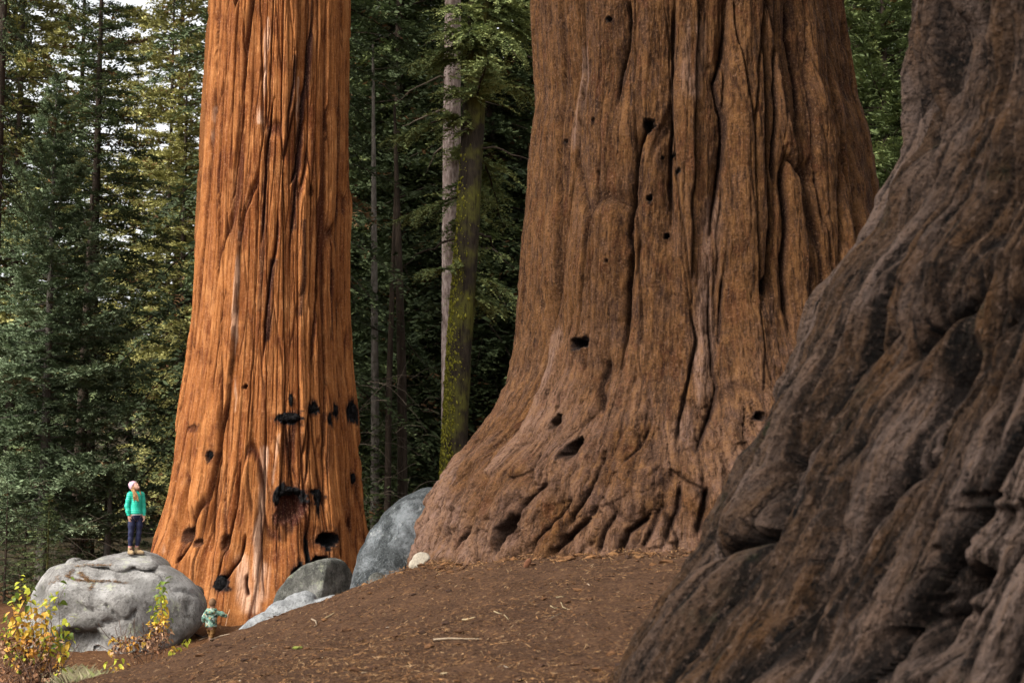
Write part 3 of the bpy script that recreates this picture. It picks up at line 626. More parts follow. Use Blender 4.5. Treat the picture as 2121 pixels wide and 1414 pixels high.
def rock(name, parent, mat, Y, outline, thick, planes=(), q=2.6, p=14, sub=5, amp=0.05, fr=1.4, seed=1, cracks=(), dents=(), dirt=(), ctr=None, back=0.0):
    """outline in photo pixels at depth Y; thick = half depth in metres"""
    O = np.array([at(x, y, Y) for x, y in outline])[:, (0, 2)]
    c = O.mean(0) if ctr is None else at(*ctr, Y)[[0, 2]]
    a = np.arctan2(O[:, 1]-c[1], O[:, 0]-c[0]); r = np.hypot(*(O-c).T); o = np.argsort(a); a = a[o]; r = r[o]
    D, F = ico(sub); psi = np.arctan2(D[:, 2], D[:, 0]); cb = np.hypot(D[:, 0], D[:, 2])
    S = np.interp(psi, np.concatenate([a-2*PI, a, a+2*PI]), np.tile(r, 3))
    inv = ((cb/S)**q + (np.abs(D[:, 1])/thick)**q)**(p/q)
    for n, h in planes:
        n = np.array(n, float); n /= np.linalg.norm(n); inv = inv + (np.maximum(D@n, 0)/h)**p
    P = D*(inv**(-1/p))[:, None]; C = np.array((c[0], Y+back, c[1]))
    N = D/np.linalg.norm(D, axis=1)[:, None]
    h = amp*fbm3(P, fr, 4, seed) + amp*0.35*(0.4-np.abs(fbm3(P, fr*2.2, 3, seed+5))) + amp*0.12*fbm3(P, fr*9, 2, seed+9)
    tint = np.zeros(len(P)); W_ = P + C; X = W_[:, 0]/W_[:, 1]*FPX+CX
    # approximate photo pixel of every vertex, to set cracks and hollows on the side that faces the photograph
    cs, sn = math.cos(PITCH), math.sin(PITCH); dep = W_[:, 1]*cs + W_[:, 2]*sn; X = CX + FPX*W_[:, 0]/dep; Yp = CY - FPX*(-W_[:, 1]*sn + W_[:, 2]*cs)/dep
    X = X + 6*fbm3(P, 5, 2, seed+3); Yp = Yp + 6*fbm3(P, 5, 2, seed+4); fr_ = P[:, 1] < thick*0.25
    for pts, w, dp in cracks:
        dd = np.full(len(P), 99.)
        for (x0, y0), (x1, y1) in zip(pts[:-1], pts[1:]):
            ax, ay = x1-x0, y1-y0; t_ = np.clip(((X-x0)*ax+(Yp-y0)*ay)/(ax*ax+ay*ay), 0, 1); dd = np.minimum(dd, np.hypot(X-x0-t_*ax, Yp-y0-t_*ay))
        h = h - dp*np.exp(-(dd/w)**2)*fr_
    for x0, y0, wx, wy, dp in dents: h = h - dp*sst(1.2, 0.3, np.hypot((X-x0)/wx, (Yp-y0)/wy))*fr_
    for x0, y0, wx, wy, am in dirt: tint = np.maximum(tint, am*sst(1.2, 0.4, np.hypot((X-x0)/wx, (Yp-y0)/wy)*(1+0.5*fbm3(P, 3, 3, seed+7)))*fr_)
    P = P + N*h[:, None]
    o = obj(name, P, F, mat, parent, {'tint': tint})
    o.location = C if parent is None else C-np.array(parent.location)
    return o
g_warm = granite('pale_granite', (0.240, 0.226, 0.208), (0.140, 0.130, 0.118), (0.37, 0.355, 0.335), 0.6)
g_cool = granite('blue_grey_granite', (0.0612, 0.06624, 0.06624), (0.02592, 0.02952, 0.03024), (0.216, 0.2304, 0.2376), 0.45, 1.5, False)
g_mid = granite('mottled_granite', (0.0972, 0.09504, 0.08064), (0.04176, 0.04176, 0.03528), (0.216, 0.2088, 0.1872), 0.4, 1.5)
g_light = granite('bleached_granite', (0.288, 0.2916, 0.288), (0.1584, 0.162, 0.162), (0.4176, 0.4212, 0.4176), 0.2, 1.4, False)
bo = thing('boulder', 'huge rounded grey boulder with lichen on which a person stands', 'boulder', at(235, 1345, 31.4))
rock('stone_body', bo, g_warm, 31.4, [(44, 1235), (58, 1202), (84, 1178), (130, 1168), (185, 1163), (250, 1162), (310, 1166), (345, 1178), (376, 1198), (400, 1222), (415, 1250), (414, 1290), (385, 1325), (320, 1372), (220, 1385), (120, 1385), (62, 1330), (46, 1280)],
     1.7, planes=[((0.05, -0.45, 0.88), 0.84), ((-0.75, -0.4, 0.5), 1.40), ((0.7, -0.65, 0.3), 1.35), ((0.02, -1, 0.05), 1.40), ((0.75, -0.1, 0.66), 1.50)], q=3.2, p=22, sub=6, amp=0.045, fr=1.5, seed=11,
     cracks=[([(222, 1252), (236, 1268), (248, 1283), (266, 1281), (280, 1268)], 3.0, 0.12), ([(143, 1230), (158, 1250), (180, 1262), (188, 1264)], 5, 0.12), ([(86, 1178), (100, 1182)], 2, 0.05), ([(300, 1168), (322, 1180), (340, 1200)], 2.5, 0.05),
             ([(365, 1225), (400, 1228), (418, 1240)], 3, 0.06), ([(385, 1250), (395, 1280)], 3, 0.05), ([(215, 1285), (240, 1290), (205, 1300)], 3.5, 0.10), ([(130, 1300), (150, 1330)], 5, 0.1)],
     dents=[(160, 1345, 62, 44, 0.34), (120, 1270, 40, 30, 0.10), (196, 1330, 12, 30, 0.12), (210, 1245, 30, 22, 0.07), (330, 1215, 50, 25, 0.06), (70, 1225, 25, 20, 0.1)],
     dirt=[(165, 1322, 60, 34, 0.85), (110, 1255, 60, 40, 0.4), (70, 1222, 25, 18, 0.7), (290, 1205, 34, 14, 0.5), (185, 1290, 45, 14, 0.7), (330, 1310, 60, 14, 0.5), (120, 1325, 30, 20, 0.7), (340, 1260, 40, 40, 0.25)])  # the undercut patches are overhang shade put into the colour
rock('cap_slab', bo, g_warm, 31.7, [(180, 1165), (205, 1157), (240, 1149), (265, 1147), (292, 1147), (318, 1156), (336, 1170), (341, 1180), (320, 1178), (290, 1172), (240, 1171), (200, 1170)], 0.95, planes=[((0.05, -0.25, 0.96), 0.165)],
     q=4.5, p=30, sub=5, amp=0.02, fr=1.6, seed=21, ctr=(262, 1162), back=0.15)
rock('side_flake', bo, g_warm, 31.6, [(130, 1170), (140, 1165), (165, 1162), (182, 1163), (180, 1172), (150, 1176)], 0.4, sub=4, amp=0.02, fr=2, seed=23)
r = thing('rock', 'angular mottled rock with one dark side leaning below the orange trunk', 'rock', at(650, 1262, 28.8))
rock('stone', r, g_mid, 28.8, [(568, 1262), (574, 1232), (590, 1208), (614, 1184), (648, 1166), (704, 1160), (730, 1192), (728, 1230), (718, 1262), (650, 1290), (590, 1290)], 0.95,
     planes=[((-0.25, -0.85, 0.42), 0.40), ((0.86, -0.48, 0.1), 0.47), ((-0.5, -0.2, 0.8), 0.55)], p=26, q=3, sub=5, amp=0.035, fr=2.2, seed=31, dirt=[(612, 1205, 18, 14, 0.5), (650, 1200, 30, 16, 0.35)])
r = thing('rock', 'bleached flat slab of rock running down the edge of the slope', 'rock', at(570, 1290, 23.5))
rock('stone', r, g_light, 23.5, [(482, 1319), (508, 1291), (548, 1266), (585, 1244), (606, 1232), (632, 1232), (652, 1246), (690, 1230), (696, 1240), (660, 1285), (560, 1345), (500, 1345)], 0.6, planes=[((0.05, -0.8, 0.6), 0.22), ((-0.3, -0.3, 0.9), 0.3)], p=18,
     sub=5, amp=0.03, fr=2.4, seed=41, dents=[(676, 1245, 16, 6, 0.12)])
r = thing('rock', 'small pale lump of rock sitting between slab and mottled rock', 'rock', at(628, 1245, 26.0))
rock('stone', r, g_light, 26.0, [(598, 1248), (604, 1234), (620, 1226), (640, 1224), (655, 1236), (650, 1256), (620, 1262)], 0.3, p=12, sub=4, amp=0.035, fr=4, seed=43)
r = thing('rock', 'tall smooth blue grey boulder leaning against the brown sequoia base', 'boulder', at(820, 1220, 22.4))
rock('stone', r, g_cool, 22.4, [(724, 1240), (730, 1205), (742, 1165), (760, 1120), (785, 1080), (815, 1048), (850, 1024), (890, 1010), (940, 1020), (960, 1100), (940, 1220), (840, 1270), (740, 1270)], 1.3,
     planes=[((-0.5, -0.75, 0.42), 0.62), ((0.3, -0.9, 0.1), 0.75)], q=2.3, sub=5, amp=0.045, fr=1.8, seed=51)
r = thing('rock', 'knobbly grey stone half buried at the foot of the tall boulder', 'rock', at(782, 1212, 21.0))
rock('stone', r, g_mid, 21.0, [(764, 1206), (768, 1192), (780, 1184), (793, 1190), (796, 1206), (790, 1226), (770, 1226)], 0.16, p=8, sub=4, amp=0.03, fr=6, seed=53)
r = thing('rock', 'small cream stone propped against the root of the brown sequoia', 'rock', at(868, 1168, 19.0))
rock('stone', r, plain('cream_stone', (0.25, 0.215, 0.165), 0.9, 0.3, 40), 19.0, [(846, 1170), (854, 1158), (863, 1146), (888, 1146), (892, 1156), (880, 1164), (868, 1184), (850, 1182)], 0.10, planes=[((0.1, -0.8, 0.6), 0.05)], p=20, sub=4, amp=0.01, fr=6, seed=57)
wx, wy = at(362, 1330, 28.0)[:2]; r = thing('rock', 'small round white stone lying beside the low yellow plant', 'rock', at(362, 1330, 28.0))
rock('stone', r, plain('white_stone', (0.36, 0.34, 0.31), 0.9, 0.2, 40), 28.0, [(354, 1330), (356, 1323), (363, 1321), (370, 1325), (370, 1333), (362, 1340), (356, 1337)], 0.07, sub=3, amp=0.01, fr=6, seed=59)
r.location.z = gzs(wx, wy); r.children[0].location = (0, 0, 0.05)
r = thing('rock', 'brownish stone flake tucked behind the boulder near the child', 'rock', at(408, 1235, 32.8))
rock('stone', r, g_mid, 32.8, [(394, 1222), (400, 1212), (412, 1214), (422, 1232), (420, 1256), (404, 1250)], 0.16, p=10, sub=4, amp=0.02, fr=4, seed=61)

# ------------------------------------------------------------------ conifers
def needles_mat(name, dark, mid, tip, dead=(0.16, 0.075, 0.03)):
    k = NT(name, 0.75, 0.25); t_ = k.attr('tint'); r_ = k.n('ShaderNodeObjectInfo').outputs['Random']
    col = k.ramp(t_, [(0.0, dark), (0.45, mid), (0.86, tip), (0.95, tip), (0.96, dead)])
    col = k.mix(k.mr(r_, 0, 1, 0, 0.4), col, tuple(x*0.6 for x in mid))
    k.color(col)
    tr = k.n('ShaderNodeBsdfTranslucent'); k.ln(col, tr.inputs[0]); mx = k.n('ShaderNodeMixShader'); mx.inputs[0].default_value = 0.16
    out = k.t.nodes['Material Output']; k.ln(k.b.outputs[0], mx.inputs[1]); k.ln(tr.outputs[0], mx.inputs[2]); k.ln(mx.outputs[0], out.inputs[0]); return k.m
N_blue = needles_mat('blue_green_needles', (0.050, 0.074, 0.034), (0.175, 0.230, 0.120), (0.43, 0.49, 0.29))
N_dark = needles_mat('dark_green_needles', (0.034, 0.050, 0.018), (0.120, 0.152, 0.052), (0.31, 0.34, 0.12))
N_olive = needles_mat('olive_needles', (0.15, 0.15, 0.050), (0.36, 0.34, 0.12), (0.58, 0.53, 0.20), (0.24, 0.13, 0.05))
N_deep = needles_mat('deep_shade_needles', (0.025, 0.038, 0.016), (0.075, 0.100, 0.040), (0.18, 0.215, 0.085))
def wood(name, main, dark, scale=(14, 14, 2.2), moss=None, light=None):
    k = NT(name, 0.95, 0.1); c = k.co(); f = k.noise(k.map(c, scale), 1, 6, 0.7, 0.3); b = k.noise(c, 1.2, 3)
    col = k.mix(k.mr(f, 0.38, 0.62), dark, main)
    if light: col = k.mix(k.mr(f, 0.55, 0.75, 0, 0.8), col, light)
    if moss: col = k.mix(k.math('MULTIPLY', k.mr(b, 0.42, 0.6), k.mr(f, 0.35, 0.5), True), col, moss)
    k.color(col); k.bump(f, 0.03, 0.8); return k.m
w_grey = wood('grey_fir_bark', (0.135, 0.115, 0.098), (0.06, 0.05, 0.042), (9, 9, 5))
w_dark = wood('dark_fir_bark', (0.050, 0.036, 0.026), (0.022, 0.016, 0.012))
w_moss = wood('mossy_dark_bark', (0.038, 0.029, 0.020), (0.015, 0.011, 0.008), moss=(0.085, 0.080, 0.018))
w_pink = wood('pinkish_pine_bark', (0.44, 0.345, 0.305), (0.17, 0.12, 0.10), (12, 12, 3.5), light=(0.60, 0.50, 0.45))
w_pale = wood('pale_dead_bark', (0.19, 0.165, 0.14), (0.09, 0.075, 0.062), (10, 10, 4))
w_twig = plain('dead_twig_wood', (0.11, 0.085, 0.062), 0.9, 0.35, 6, 0)

def unit(v): return v/(np.linalg.norm(v, axis=-1, keepdims=True)+1e-9)
def fir(seed, H, R, clear=0.1, nb=220, up=0.45, droop=0.25, blade=0.07, twig=0.075, dens=1.0, ragged=0.3, r0=0.16, power=0.85, tipup=0.12, lean=0.0, fill=11, dead=0.02, sides=8, limbs=True, width=0.26, whorl=False):
    """a conifer: trunk with limbs (quads) and a crown of needled sprays (triangles)"""
    g = np.random.default_rng(seed)
    t_ = (np.floor(np.arange(nb)/6)/(nb/6))**0.92 + g.normal(0, 0.004, nb) if whorl else np.linspace(0, 1, nb)**0.92 + g.normal(0, 0.006, nb); t_ = np.clip(t_, 0, 0.995); z0 = H*(clear + (1-clear)*t_)
    L = (R*(1-t_)**power*(1-ragged + 2*ragged*g.random(nb)) + 0.10); L *= np.where(g.random(nb) < 0.08, 0.5, 1)
    az = np.arange(nb)*2.39996 + g.normal(0, 0.35, nb); el = np.radians(-8) + up*t_**1.3 + g.normal(0, 0.10, nb); dr = droop*(1-0.75*t_)*(0.7+0.6*g.random(nb))
    ca, sa = np.cos(az), np.sin(az)
    def bp(i, s_):  # branch i (array) at s_
        h = L[i]*s_*np.cos(el[i]); zz = z0[i] + L[i]*(s_*np.sin(el[i]) - dr[i]*s_**2*1.2 + tipup*s_**4)
        return np.stack([h*ca[i], h*sa[i], zz], -1)
    tr = Acc(); zs = np.linspace(0, 1, 14); rad = r0*(1-zs)**0.9 + 0.012; rad[0] *= 1.25
    wob = np.cumsum(g.normal(0, 0.012*r0*3, (14, 2)), 0); wob -= wob[0]
    P = np.stack([wob[:, 0]*0+lean*(zs*H), wob[:, 1]*0, zs*H], -1); V, F = tube(P, rad, sides); tr.add(V, F)
    if limbs:
        for i in range(0, nb, 1):
            s5 = np.linspace(0, 0.9, 4); V, F = tube(bp(np.full(4, i), s5), (0.010+0.007*L[i])*(1-s5*0.85), 3); tr.add(V, F)
    nt = np.maximum((L/twig*dens).astype(int), 5); bi = np.repeat(np.arange(nb), nt); n = len(bi)
    s_ = 0.10 + 0.90*g.random(n)**0.75; s_ = np.where(L[bi] > 1.2, s_, 0.03+0.97*g.random(n)); p0 = bp(bi, s_); T = unit(bp(bi, np.minimum(s_+0.04, 1.05)) - bp(bi, s_-0.04))
    up_ = np.array((0, 0, 1.0)); S = unit(np.cross(T, up_)); sg = np.where(g.random(n) < 0.5, -1, 1.0)[:, None]
    ang = np.radians(g.uniform(35, 68, n))[:, None]; td = unit(T*np.cos(ang) + S*sg*np.sin(ang) + up_*g.normal(0.03, 0.22, n)[:, None])
    lt = (0.40*L[bi]*(1-s_)**0.8 + 0.13 + 0.03*L[bi])*g.uniform(0.55, 1.25, n)
    kk = fill; q = (np.arange(kk)+0.5)/kk
    tp = p0[:, None] + td[:, None]*(lt[:, None]*q)[..., None]; tp[..., 2] -= (0.12*lt[:, None]*q**2)
    jit = g.random((n, kk)); bsg = np.where((np.arange(kk) % 2)[None, :] == 0, 1, -1)*np.ones((n, 1)); nor = unit(np.cross(td, np.cross(up_, td)))
    sd = unit(np.cross(td, nor))
    bl = (blade*(0.65+0.7*jit) + 0.16*lt[:, None]*(1-q)[None])
    d = unit(td[:, None]*0.8 + sd[:, None]*bsg[..., None]*0.85 + nor[:, None]*g.normal(0.18, 0.34, (n, kk))[..., None]) * bl[..., None]
    wv = unit(np.cross(d, nor[:, None] + 0.6*g.normal(0, 1, (n, kk, 3)))) * np.minimum(bl*width, blade*0.75)[..., None]*0.5
    A = tp - wv; B = tp + d*0.55 + wv*1.5; Cc = tp + d; Dd = tp + d*0.4 - wv*1.7
    V = np.stack([A, B, Cc, Dd], 2).reshape(-1, 3); nq = n*kk; F = (np.arange(nq)*4)[:, None] + np.array([[0, 1, 2, 3]])
    if lean: V[:, 0] += lean*V[:, 2]
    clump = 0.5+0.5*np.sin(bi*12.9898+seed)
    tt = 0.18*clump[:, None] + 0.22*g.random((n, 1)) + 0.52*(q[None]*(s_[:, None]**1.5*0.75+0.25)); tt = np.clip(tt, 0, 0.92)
    dm_ = ((g.random(nb) < dead*0.3)[bi] & (g.random(n) < 0.6)) | (g.random(n) < dead*0.7); tt = np.where(dm_[:, None], 1.0, tt)
    out = tp*np.array((1, 1, 0.0)); NN = unit(0.75*nor[:, None] + 0.55*unit(out) + 0.28*g.normal(0, 1, tp.shape)); fir.N = np.repeat(NN.reshape(-1, 3), 4, 0)
    return tr, V, F, np.repeat(tt.ravel(), 4)
PROTO = {}
def proto(key, **kw):
    tr, V, F, tt = fir(**kw)
    PROTO[key] = (mesh('trunk', np.concatenate(tr.V), np.concatenate(tr.F), None, {'tint': np.zeros(tr.n)}), mesh('crown', V, F, None, {'tint': tt}, smooth=True))
    PROTO[key][1].normals_split_custom_set_from_vertices(fir.N.tolist())
    return PROTO[key]
def share(name, m, mat, parent):
    if not len(m.materials): m.materials.append(mat)
    o = link(name, m, parent); o.material_slots[0].link = 'OBJECT'; o.material_slots[0].material = mat; return o
def tree(name, label, key, wmat, nmat, x, y, rz=0.0, sc=1.0, sxy=None, group=None, dz=-0.15, z=None):
    t_ = thing(name, label, 'tree', (x, y, (gzs(x, y) if z is None else z) + dz), group, rz); t_.scale = (sxy or sc, sxy or sc, sc)
    share('trunk', PROTO[key][0], wmat, t_); share('crown', PROTO[key][1], nmat, t_); return t_
proto('young', seed=4, H=14.3, R=3.0, clear=0.13, nb=204, up=0.62, droop=0.20, blade=0.072, twig=0.038, r0=0.15, fill=13, tipup=0.24, whorl=True, ragged=0.35)
proto('tall', seed=9, H=26, R=3.7, clear=0.10, nb=240, up=0.6, droop=0.38, blade=0.095, twig=0.070, r0=0.24, fill=11, dead=0.04, whorl=True)
proto('hang', seed=14, H=30, R=5.2, clear=0.15, nb=210, up=0.3, droop=0.55, blade=0.10, twig=0.11, r0=0.40, fill=10, ragged=0.45, dead=0.03, tipup=0.05, power=0.6)
proto('oldfir', seed=15, H=30, R=2.6, clear=0.36, nb=170, up=0.3, droop=0.5, blade=0.10, twig=0.12, r0=0.36, fill=10, ragged=0.45, dead=0.06, tipup=0.05)
proto('sparse', seed=23, H=38, R=4.3, clear=0.22, nb=170, up=0.5, droop=0.15, blade=0.15, twig=0.105, r0=0.22, fill=8, ragged=0.6, dens=1.0, power=0.55, dead=0.08, width=0.4)
proto('wood', seed=31, H=34, R=4.0, clear=0.10, nb=250, up=0.5, droop=0.45, blade=0.13, twig=0.105, r0=0.24, fill=8, ragged=0.4, dead=0.05, limbs=True, width=0.36)
proto('small', seed=37, H=5.0, R=1.6, clear=0.06, nb=60, up=0.45, droop=0.2, blade=0.07, twig=0.08, r0=0.05, fill=9)
def put(name, label, key, wm, nm, px, Y, **kw): return tree(name, label, key, wm, nm, xat(px, Y), Y, **kw)
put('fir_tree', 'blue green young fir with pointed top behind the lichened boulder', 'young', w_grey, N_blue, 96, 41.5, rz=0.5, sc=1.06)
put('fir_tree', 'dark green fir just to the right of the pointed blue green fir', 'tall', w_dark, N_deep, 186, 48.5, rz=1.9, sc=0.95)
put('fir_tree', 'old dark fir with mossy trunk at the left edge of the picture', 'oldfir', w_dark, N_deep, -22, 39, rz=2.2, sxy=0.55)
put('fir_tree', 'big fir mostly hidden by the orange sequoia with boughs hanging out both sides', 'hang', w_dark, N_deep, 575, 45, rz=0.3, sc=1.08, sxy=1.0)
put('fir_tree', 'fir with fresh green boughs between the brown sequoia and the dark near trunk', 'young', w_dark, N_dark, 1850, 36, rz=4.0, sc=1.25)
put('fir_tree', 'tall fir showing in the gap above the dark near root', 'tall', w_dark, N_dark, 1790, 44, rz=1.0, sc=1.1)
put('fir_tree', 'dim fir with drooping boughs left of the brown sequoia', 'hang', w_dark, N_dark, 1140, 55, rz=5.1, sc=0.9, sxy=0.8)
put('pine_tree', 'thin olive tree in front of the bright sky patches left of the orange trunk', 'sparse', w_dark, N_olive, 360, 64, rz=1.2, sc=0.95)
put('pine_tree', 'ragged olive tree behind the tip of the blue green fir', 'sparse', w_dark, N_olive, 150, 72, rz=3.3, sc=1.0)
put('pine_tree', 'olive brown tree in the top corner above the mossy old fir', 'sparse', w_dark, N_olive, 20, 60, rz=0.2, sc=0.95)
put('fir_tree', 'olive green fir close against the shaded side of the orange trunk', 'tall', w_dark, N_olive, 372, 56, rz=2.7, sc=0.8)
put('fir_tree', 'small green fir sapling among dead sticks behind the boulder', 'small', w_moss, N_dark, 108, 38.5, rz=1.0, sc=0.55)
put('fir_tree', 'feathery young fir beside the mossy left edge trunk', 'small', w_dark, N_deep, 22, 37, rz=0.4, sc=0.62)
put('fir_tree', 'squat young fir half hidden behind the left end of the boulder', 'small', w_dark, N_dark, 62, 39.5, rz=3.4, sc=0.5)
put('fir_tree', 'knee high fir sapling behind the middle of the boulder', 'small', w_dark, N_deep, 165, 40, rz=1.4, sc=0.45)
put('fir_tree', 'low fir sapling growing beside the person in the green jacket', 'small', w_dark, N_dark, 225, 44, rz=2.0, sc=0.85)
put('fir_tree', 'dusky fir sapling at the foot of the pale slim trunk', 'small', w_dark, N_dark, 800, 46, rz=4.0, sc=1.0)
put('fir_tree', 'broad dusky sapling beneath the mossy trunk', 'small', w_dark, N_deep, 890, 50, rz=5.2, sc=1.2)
RND = random.Random(5)
# trees farther back that the photograph does not tell apart
spots = []
for row, (Y, n_, lo, hi) in enumerate([(54, 8, 640, 1100), (60, 16, -250, 2300), (69, 16, -250, 2300), (80, 17, -300, 2400), (93, 18, -300, 2400)]):
    for i in range(n_):
        px = lo + (hi-lo)*(i+0.5+RND.uniform(-0.35, 0.35))/n_
        spots.append((px, Y+RND.uniform(-3.5, 3.5)))
for px, Y in spots:
    left = 30 < px < 440
    if left and RND.random() < 0.5: continue
    if 1180 < px < 1700 and RND.random() < 0.6: continue
    key = 'sparse' if left else ('tall' if (Y < 66 and RND.random() < 0.65) else 'wood')
    sc = RND.uniform(0.5, 0.85) if left else RND.uniform(0.95, 1.3)
    nm = (N_olive if RND.random() < 0.7 else N_dark) if left else (N_dark if RND.random() < 0.6 else N_deep)
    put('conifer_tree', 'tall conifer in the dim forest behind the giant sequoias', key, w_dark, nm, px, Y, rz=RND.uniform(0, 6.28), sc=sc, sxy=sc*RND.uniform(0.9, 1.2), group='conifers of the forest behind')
tr, V, F, tt = fir(seed=51, H=36, R=4.8, clear=0.05, nb=110, up=0.5, droop=0.35, blade=0.26, twig=0.36, fill=6, ragged=0.4, limbs=False, width=0.4, r0=0.4)
fa = Acc()
for i in range(40):
    Y = RND.uniform(108, 160); px = RND.uniform(-350, 2450); s_ = RND.uniform(0.35, 0.6) if -50 < px < 450 else RND.uniform(0.9, 1.3); a = RND.uniform(0, 6.28)
    x = xat(px, Y); c_, d_ = math.cos(a)*s_, math.sin(a)*s_
    q = np.stack([V[:, 0]*c_-V[:, 1]*d_+x, V[:, 0]*d_+V[:, 1]*c_+Y, V[:, 2]*s_+gzs(x, Y)-0.3], -1); fa.add(q, F, np.minimum(tt*RND.uniform(0.6, 1.0), 0.94))
    vt = np.concatenate(tr.V); fa.add(np.stack([vt[:, 0]*s_+x, vt[:, 1]*s_+Y, vt[:, 2]*s_+gzs(x, Y)-0.3], -1), np.concatenate(tr.F), 0.0)
tag(fa.obj('far_forest', N_dark, smooth=False), 'far off wood of dark conifers closing the view', 'forest', kind='stuff')
# bare trunks one can tell apart
def bare(name, label, mat, pts, Y, widths, seed=1, sides=20, above=16, rib=0.06, cat='tree'):
    """trunk through photo points (bottom first), widths in pixels"""
    P = np.array([at(x, y, Y) for x, y in pts]); wd = np.array(widths, float)*Y/FPX/2
    b = P[0].copy(); b[2] = gzs(b[0], b[1])-0.2; s0 = (P[0]-P[1])/max(abs(P[0, 2]-P[1, 2]), .1); b[:2] = P[0, :2]+s0[:2]*(P[0, 2]-b[2])
    tip = P[-1] + (P[-1]-P[-2])/abs(P[-1, 2]-P[-2, 2])*above
    P = np.concatenate([[b], P, [tip]]); wd = np.concatenate([[wd[0]*1.15], wd, [wd[-1]*0.35]])
    zz = np.linspace(P[0, 2], P[-1, 2], 150); Q = np.stack([np.interp(zz, P[:, 2], P[:, i]) for i in range(3)], -1); R = np.interp(zz, P[:, 2], wd)
    t_ = thing(name, label, cat, b); V, F = tube(Q-b, R, sides)
    ang = np.tile(np.arange(sides)/sides*2*PI, len(zz)); zc = np.repeat(zz, sides); c_ = np.repeat(Q-b, sides, 0)
    h = 1 + rib*(fbm2(np.cos(ang)*5+seed, np.sin(ang)*5+zc*0.7, 3, seed) + 0.6*fbm2(ang*6, zc*3, 2, seed+2))
    V = c_ + (V-c_)*h[:, None]; obj('trunk', V, F, mat, t_); return t_, Q-b, R
mt, mQ, mR = bare('fir_tree', 'leaning fir trunk coated with yellow green moss on one side', w_moss, [(938, 985), (952, 700), (967, 500), (980, 260), (992, 0)], 40, [54, 52, 50, 48, 44], 3, 28)
pt, pQ, pR = bare('pine_tree', 'straight pinkish grey pine trunk beside the mossy leaning trunk', w_pink, [(934, 960), (934, 600), (936, 300), (938, 0)], 42, [40, 38, 37, 34], 5, 22)
bare('fir_tree', 'slim pale grey trunk in the gap beside the orange sequoia', w_pale, [(776, 1060), (777, 850), (775, 520)], 46.5, [18, 17, 13], 7, 14, above=7)
bare('fir_tree', 'thin dark trunk crossing the gap just right of the pale slim one', w_dark, [(802, 1090), (806, 800), (812, 600)], 45, [14, 13, 10], 9, 12, above=3)
bare('fir_tree', 'dark straight trunk in the middle of the shaded gap', w_dark, [(834, 1085), (832, 760), (824, 470)], 45.5, [22, 19, 14], 11, 14, above=4)
bare('fir_tree', 'broken yellowish snag standing behind the person in the green jacket', w_pale, [(222, 1140), (226, 1080), (228, 1010)], 43, [13, 12, 7], 13, 12, above=0.2)
bare('fir_tree', 'second dark trunk beneath the dark green fir', w_dark, [(160, 1165), (163, 1000), (170, 850)], 45.5, [28, 26, 22], 15, 14, above=7)
def sprays(acc, B, T, Ln, n, g, blade=0.07, width=0.34, hang=0.25, tint=0.5):
    """needled side twigs along branch points B"""
    for _ in range(n):
        s_ = g.random()**0.8*(len(B)-1.01); i = int(s_); p = B[i]*(1-(s_-i)) + B[i+1]*(s_-i); t_ = unit(B[i+1]-B[i]); f = s_/(len(B)-1)
        sd = unit(np.cross(t_, (0, 0, 1.0)))*g.choice((-1, 1)); td = unit(t_*0.6+sd*g.uniform(0.4, 1)+np.array((0, 0, g.normal(-0.1, 0.2)))); l = Ln*(0.15+0.4*(1-f))*g.uniform(0.5, 1.3)
        k_ = max(6, int(l/0.035)); q = (np.arange(k_)+.5)/k_; tp = p + td*(l*q)[:, None]; tp[:, 2] -= hang*l*q**2
        nn = unit(np.cross(td, np.cross((0, 0, 1.), td))); ss = unit(np.cross(td, nn)); bs = np.where(np.arange(k_) % 2, 1., -1.)[:, None]
        bl = blade*g.uniform(0.6, 1.3, k_) + 0.12*l*(1-q); d = unit(td*0.8+ss*bs*0.85+nn*g.normal(0.1, 0.3, k_)[:, None])*bl[:, None]
        w_ = unit(np.cross(d, nn+0.6*g.normal(0, 1, (k_, 3))))*np.minimum(bl*width, blade*.75)[:, None]*0.5
        V = np.stack([tp-w_, tp+d*0.55+w_*1.5, tp+d, tp+d*0.4-w_*1.7], 1).reshape(-1, 3); acc.add(V, (np.arange(k_)*4)[:, None]+np.arange(4)[None], np.repeat(np.clip(tint*g.uniform(0.4, 1.4)+0.3*q, 0, 0.93), 4))
def boughs(t_, Q, R, zr, n, seed, L=(1.5, 4.5), leafy=0.7, mat=w_dark, nmat=N_dark, az=None, dens=16):
    g = np.random.default_rng(seed); fo = Acc()
    for i in range(n):
        z = g.uniform(*zr); a = g.uniform(0, 2*PI) if az is None else g.uniform(*az); l = g.uniform(*L); b0 = np.array([np.interp(z, Q[:, 2], Q[:, k_]) for k_ in range(3)])
        d = np.array((math.cos(a), math.sin(a), 0)); s_ = np.linspace(0, 1, 9); kink = np.cumsum(g.normal(0, 0.05*l, (9, 3)), 0)*0.5; kink[0] = 0
        B = b0 + d*(l*s_)[:, None] + kink; B[:, 2] += l*(g.uniform(-.1, .35)*s_ - g.uniform(.15, .6)*s_**2)
        V, F = tube(B, 0.055*(1-s_*0.85)*(l/3)**0.5, 6); obj('branch', V, F, mat, t_)
        if g.random() < leafy: sprays(fo, B, d, l, int(l*dens), g)
    if fo.n: fo.obj('crown', nmat, t_, smooth=False)
boughs(mt, mQ, mR, (7.6, 15), 24, 3, (1.0, 2.8), 0.8, dens=30)
boughs(mt, mQ, mR, (15, 28), 30, 13, (1.5, 4.5), 0.95, dens=18)
boughs(pt, pQ, pR, (9, 16), 9, 5, (0.8, 2.2), 0.3, w_twig); boughs(pt, pQ, pR, (17, 30), 26, 6, (2, 5), 1.0, dens=14)
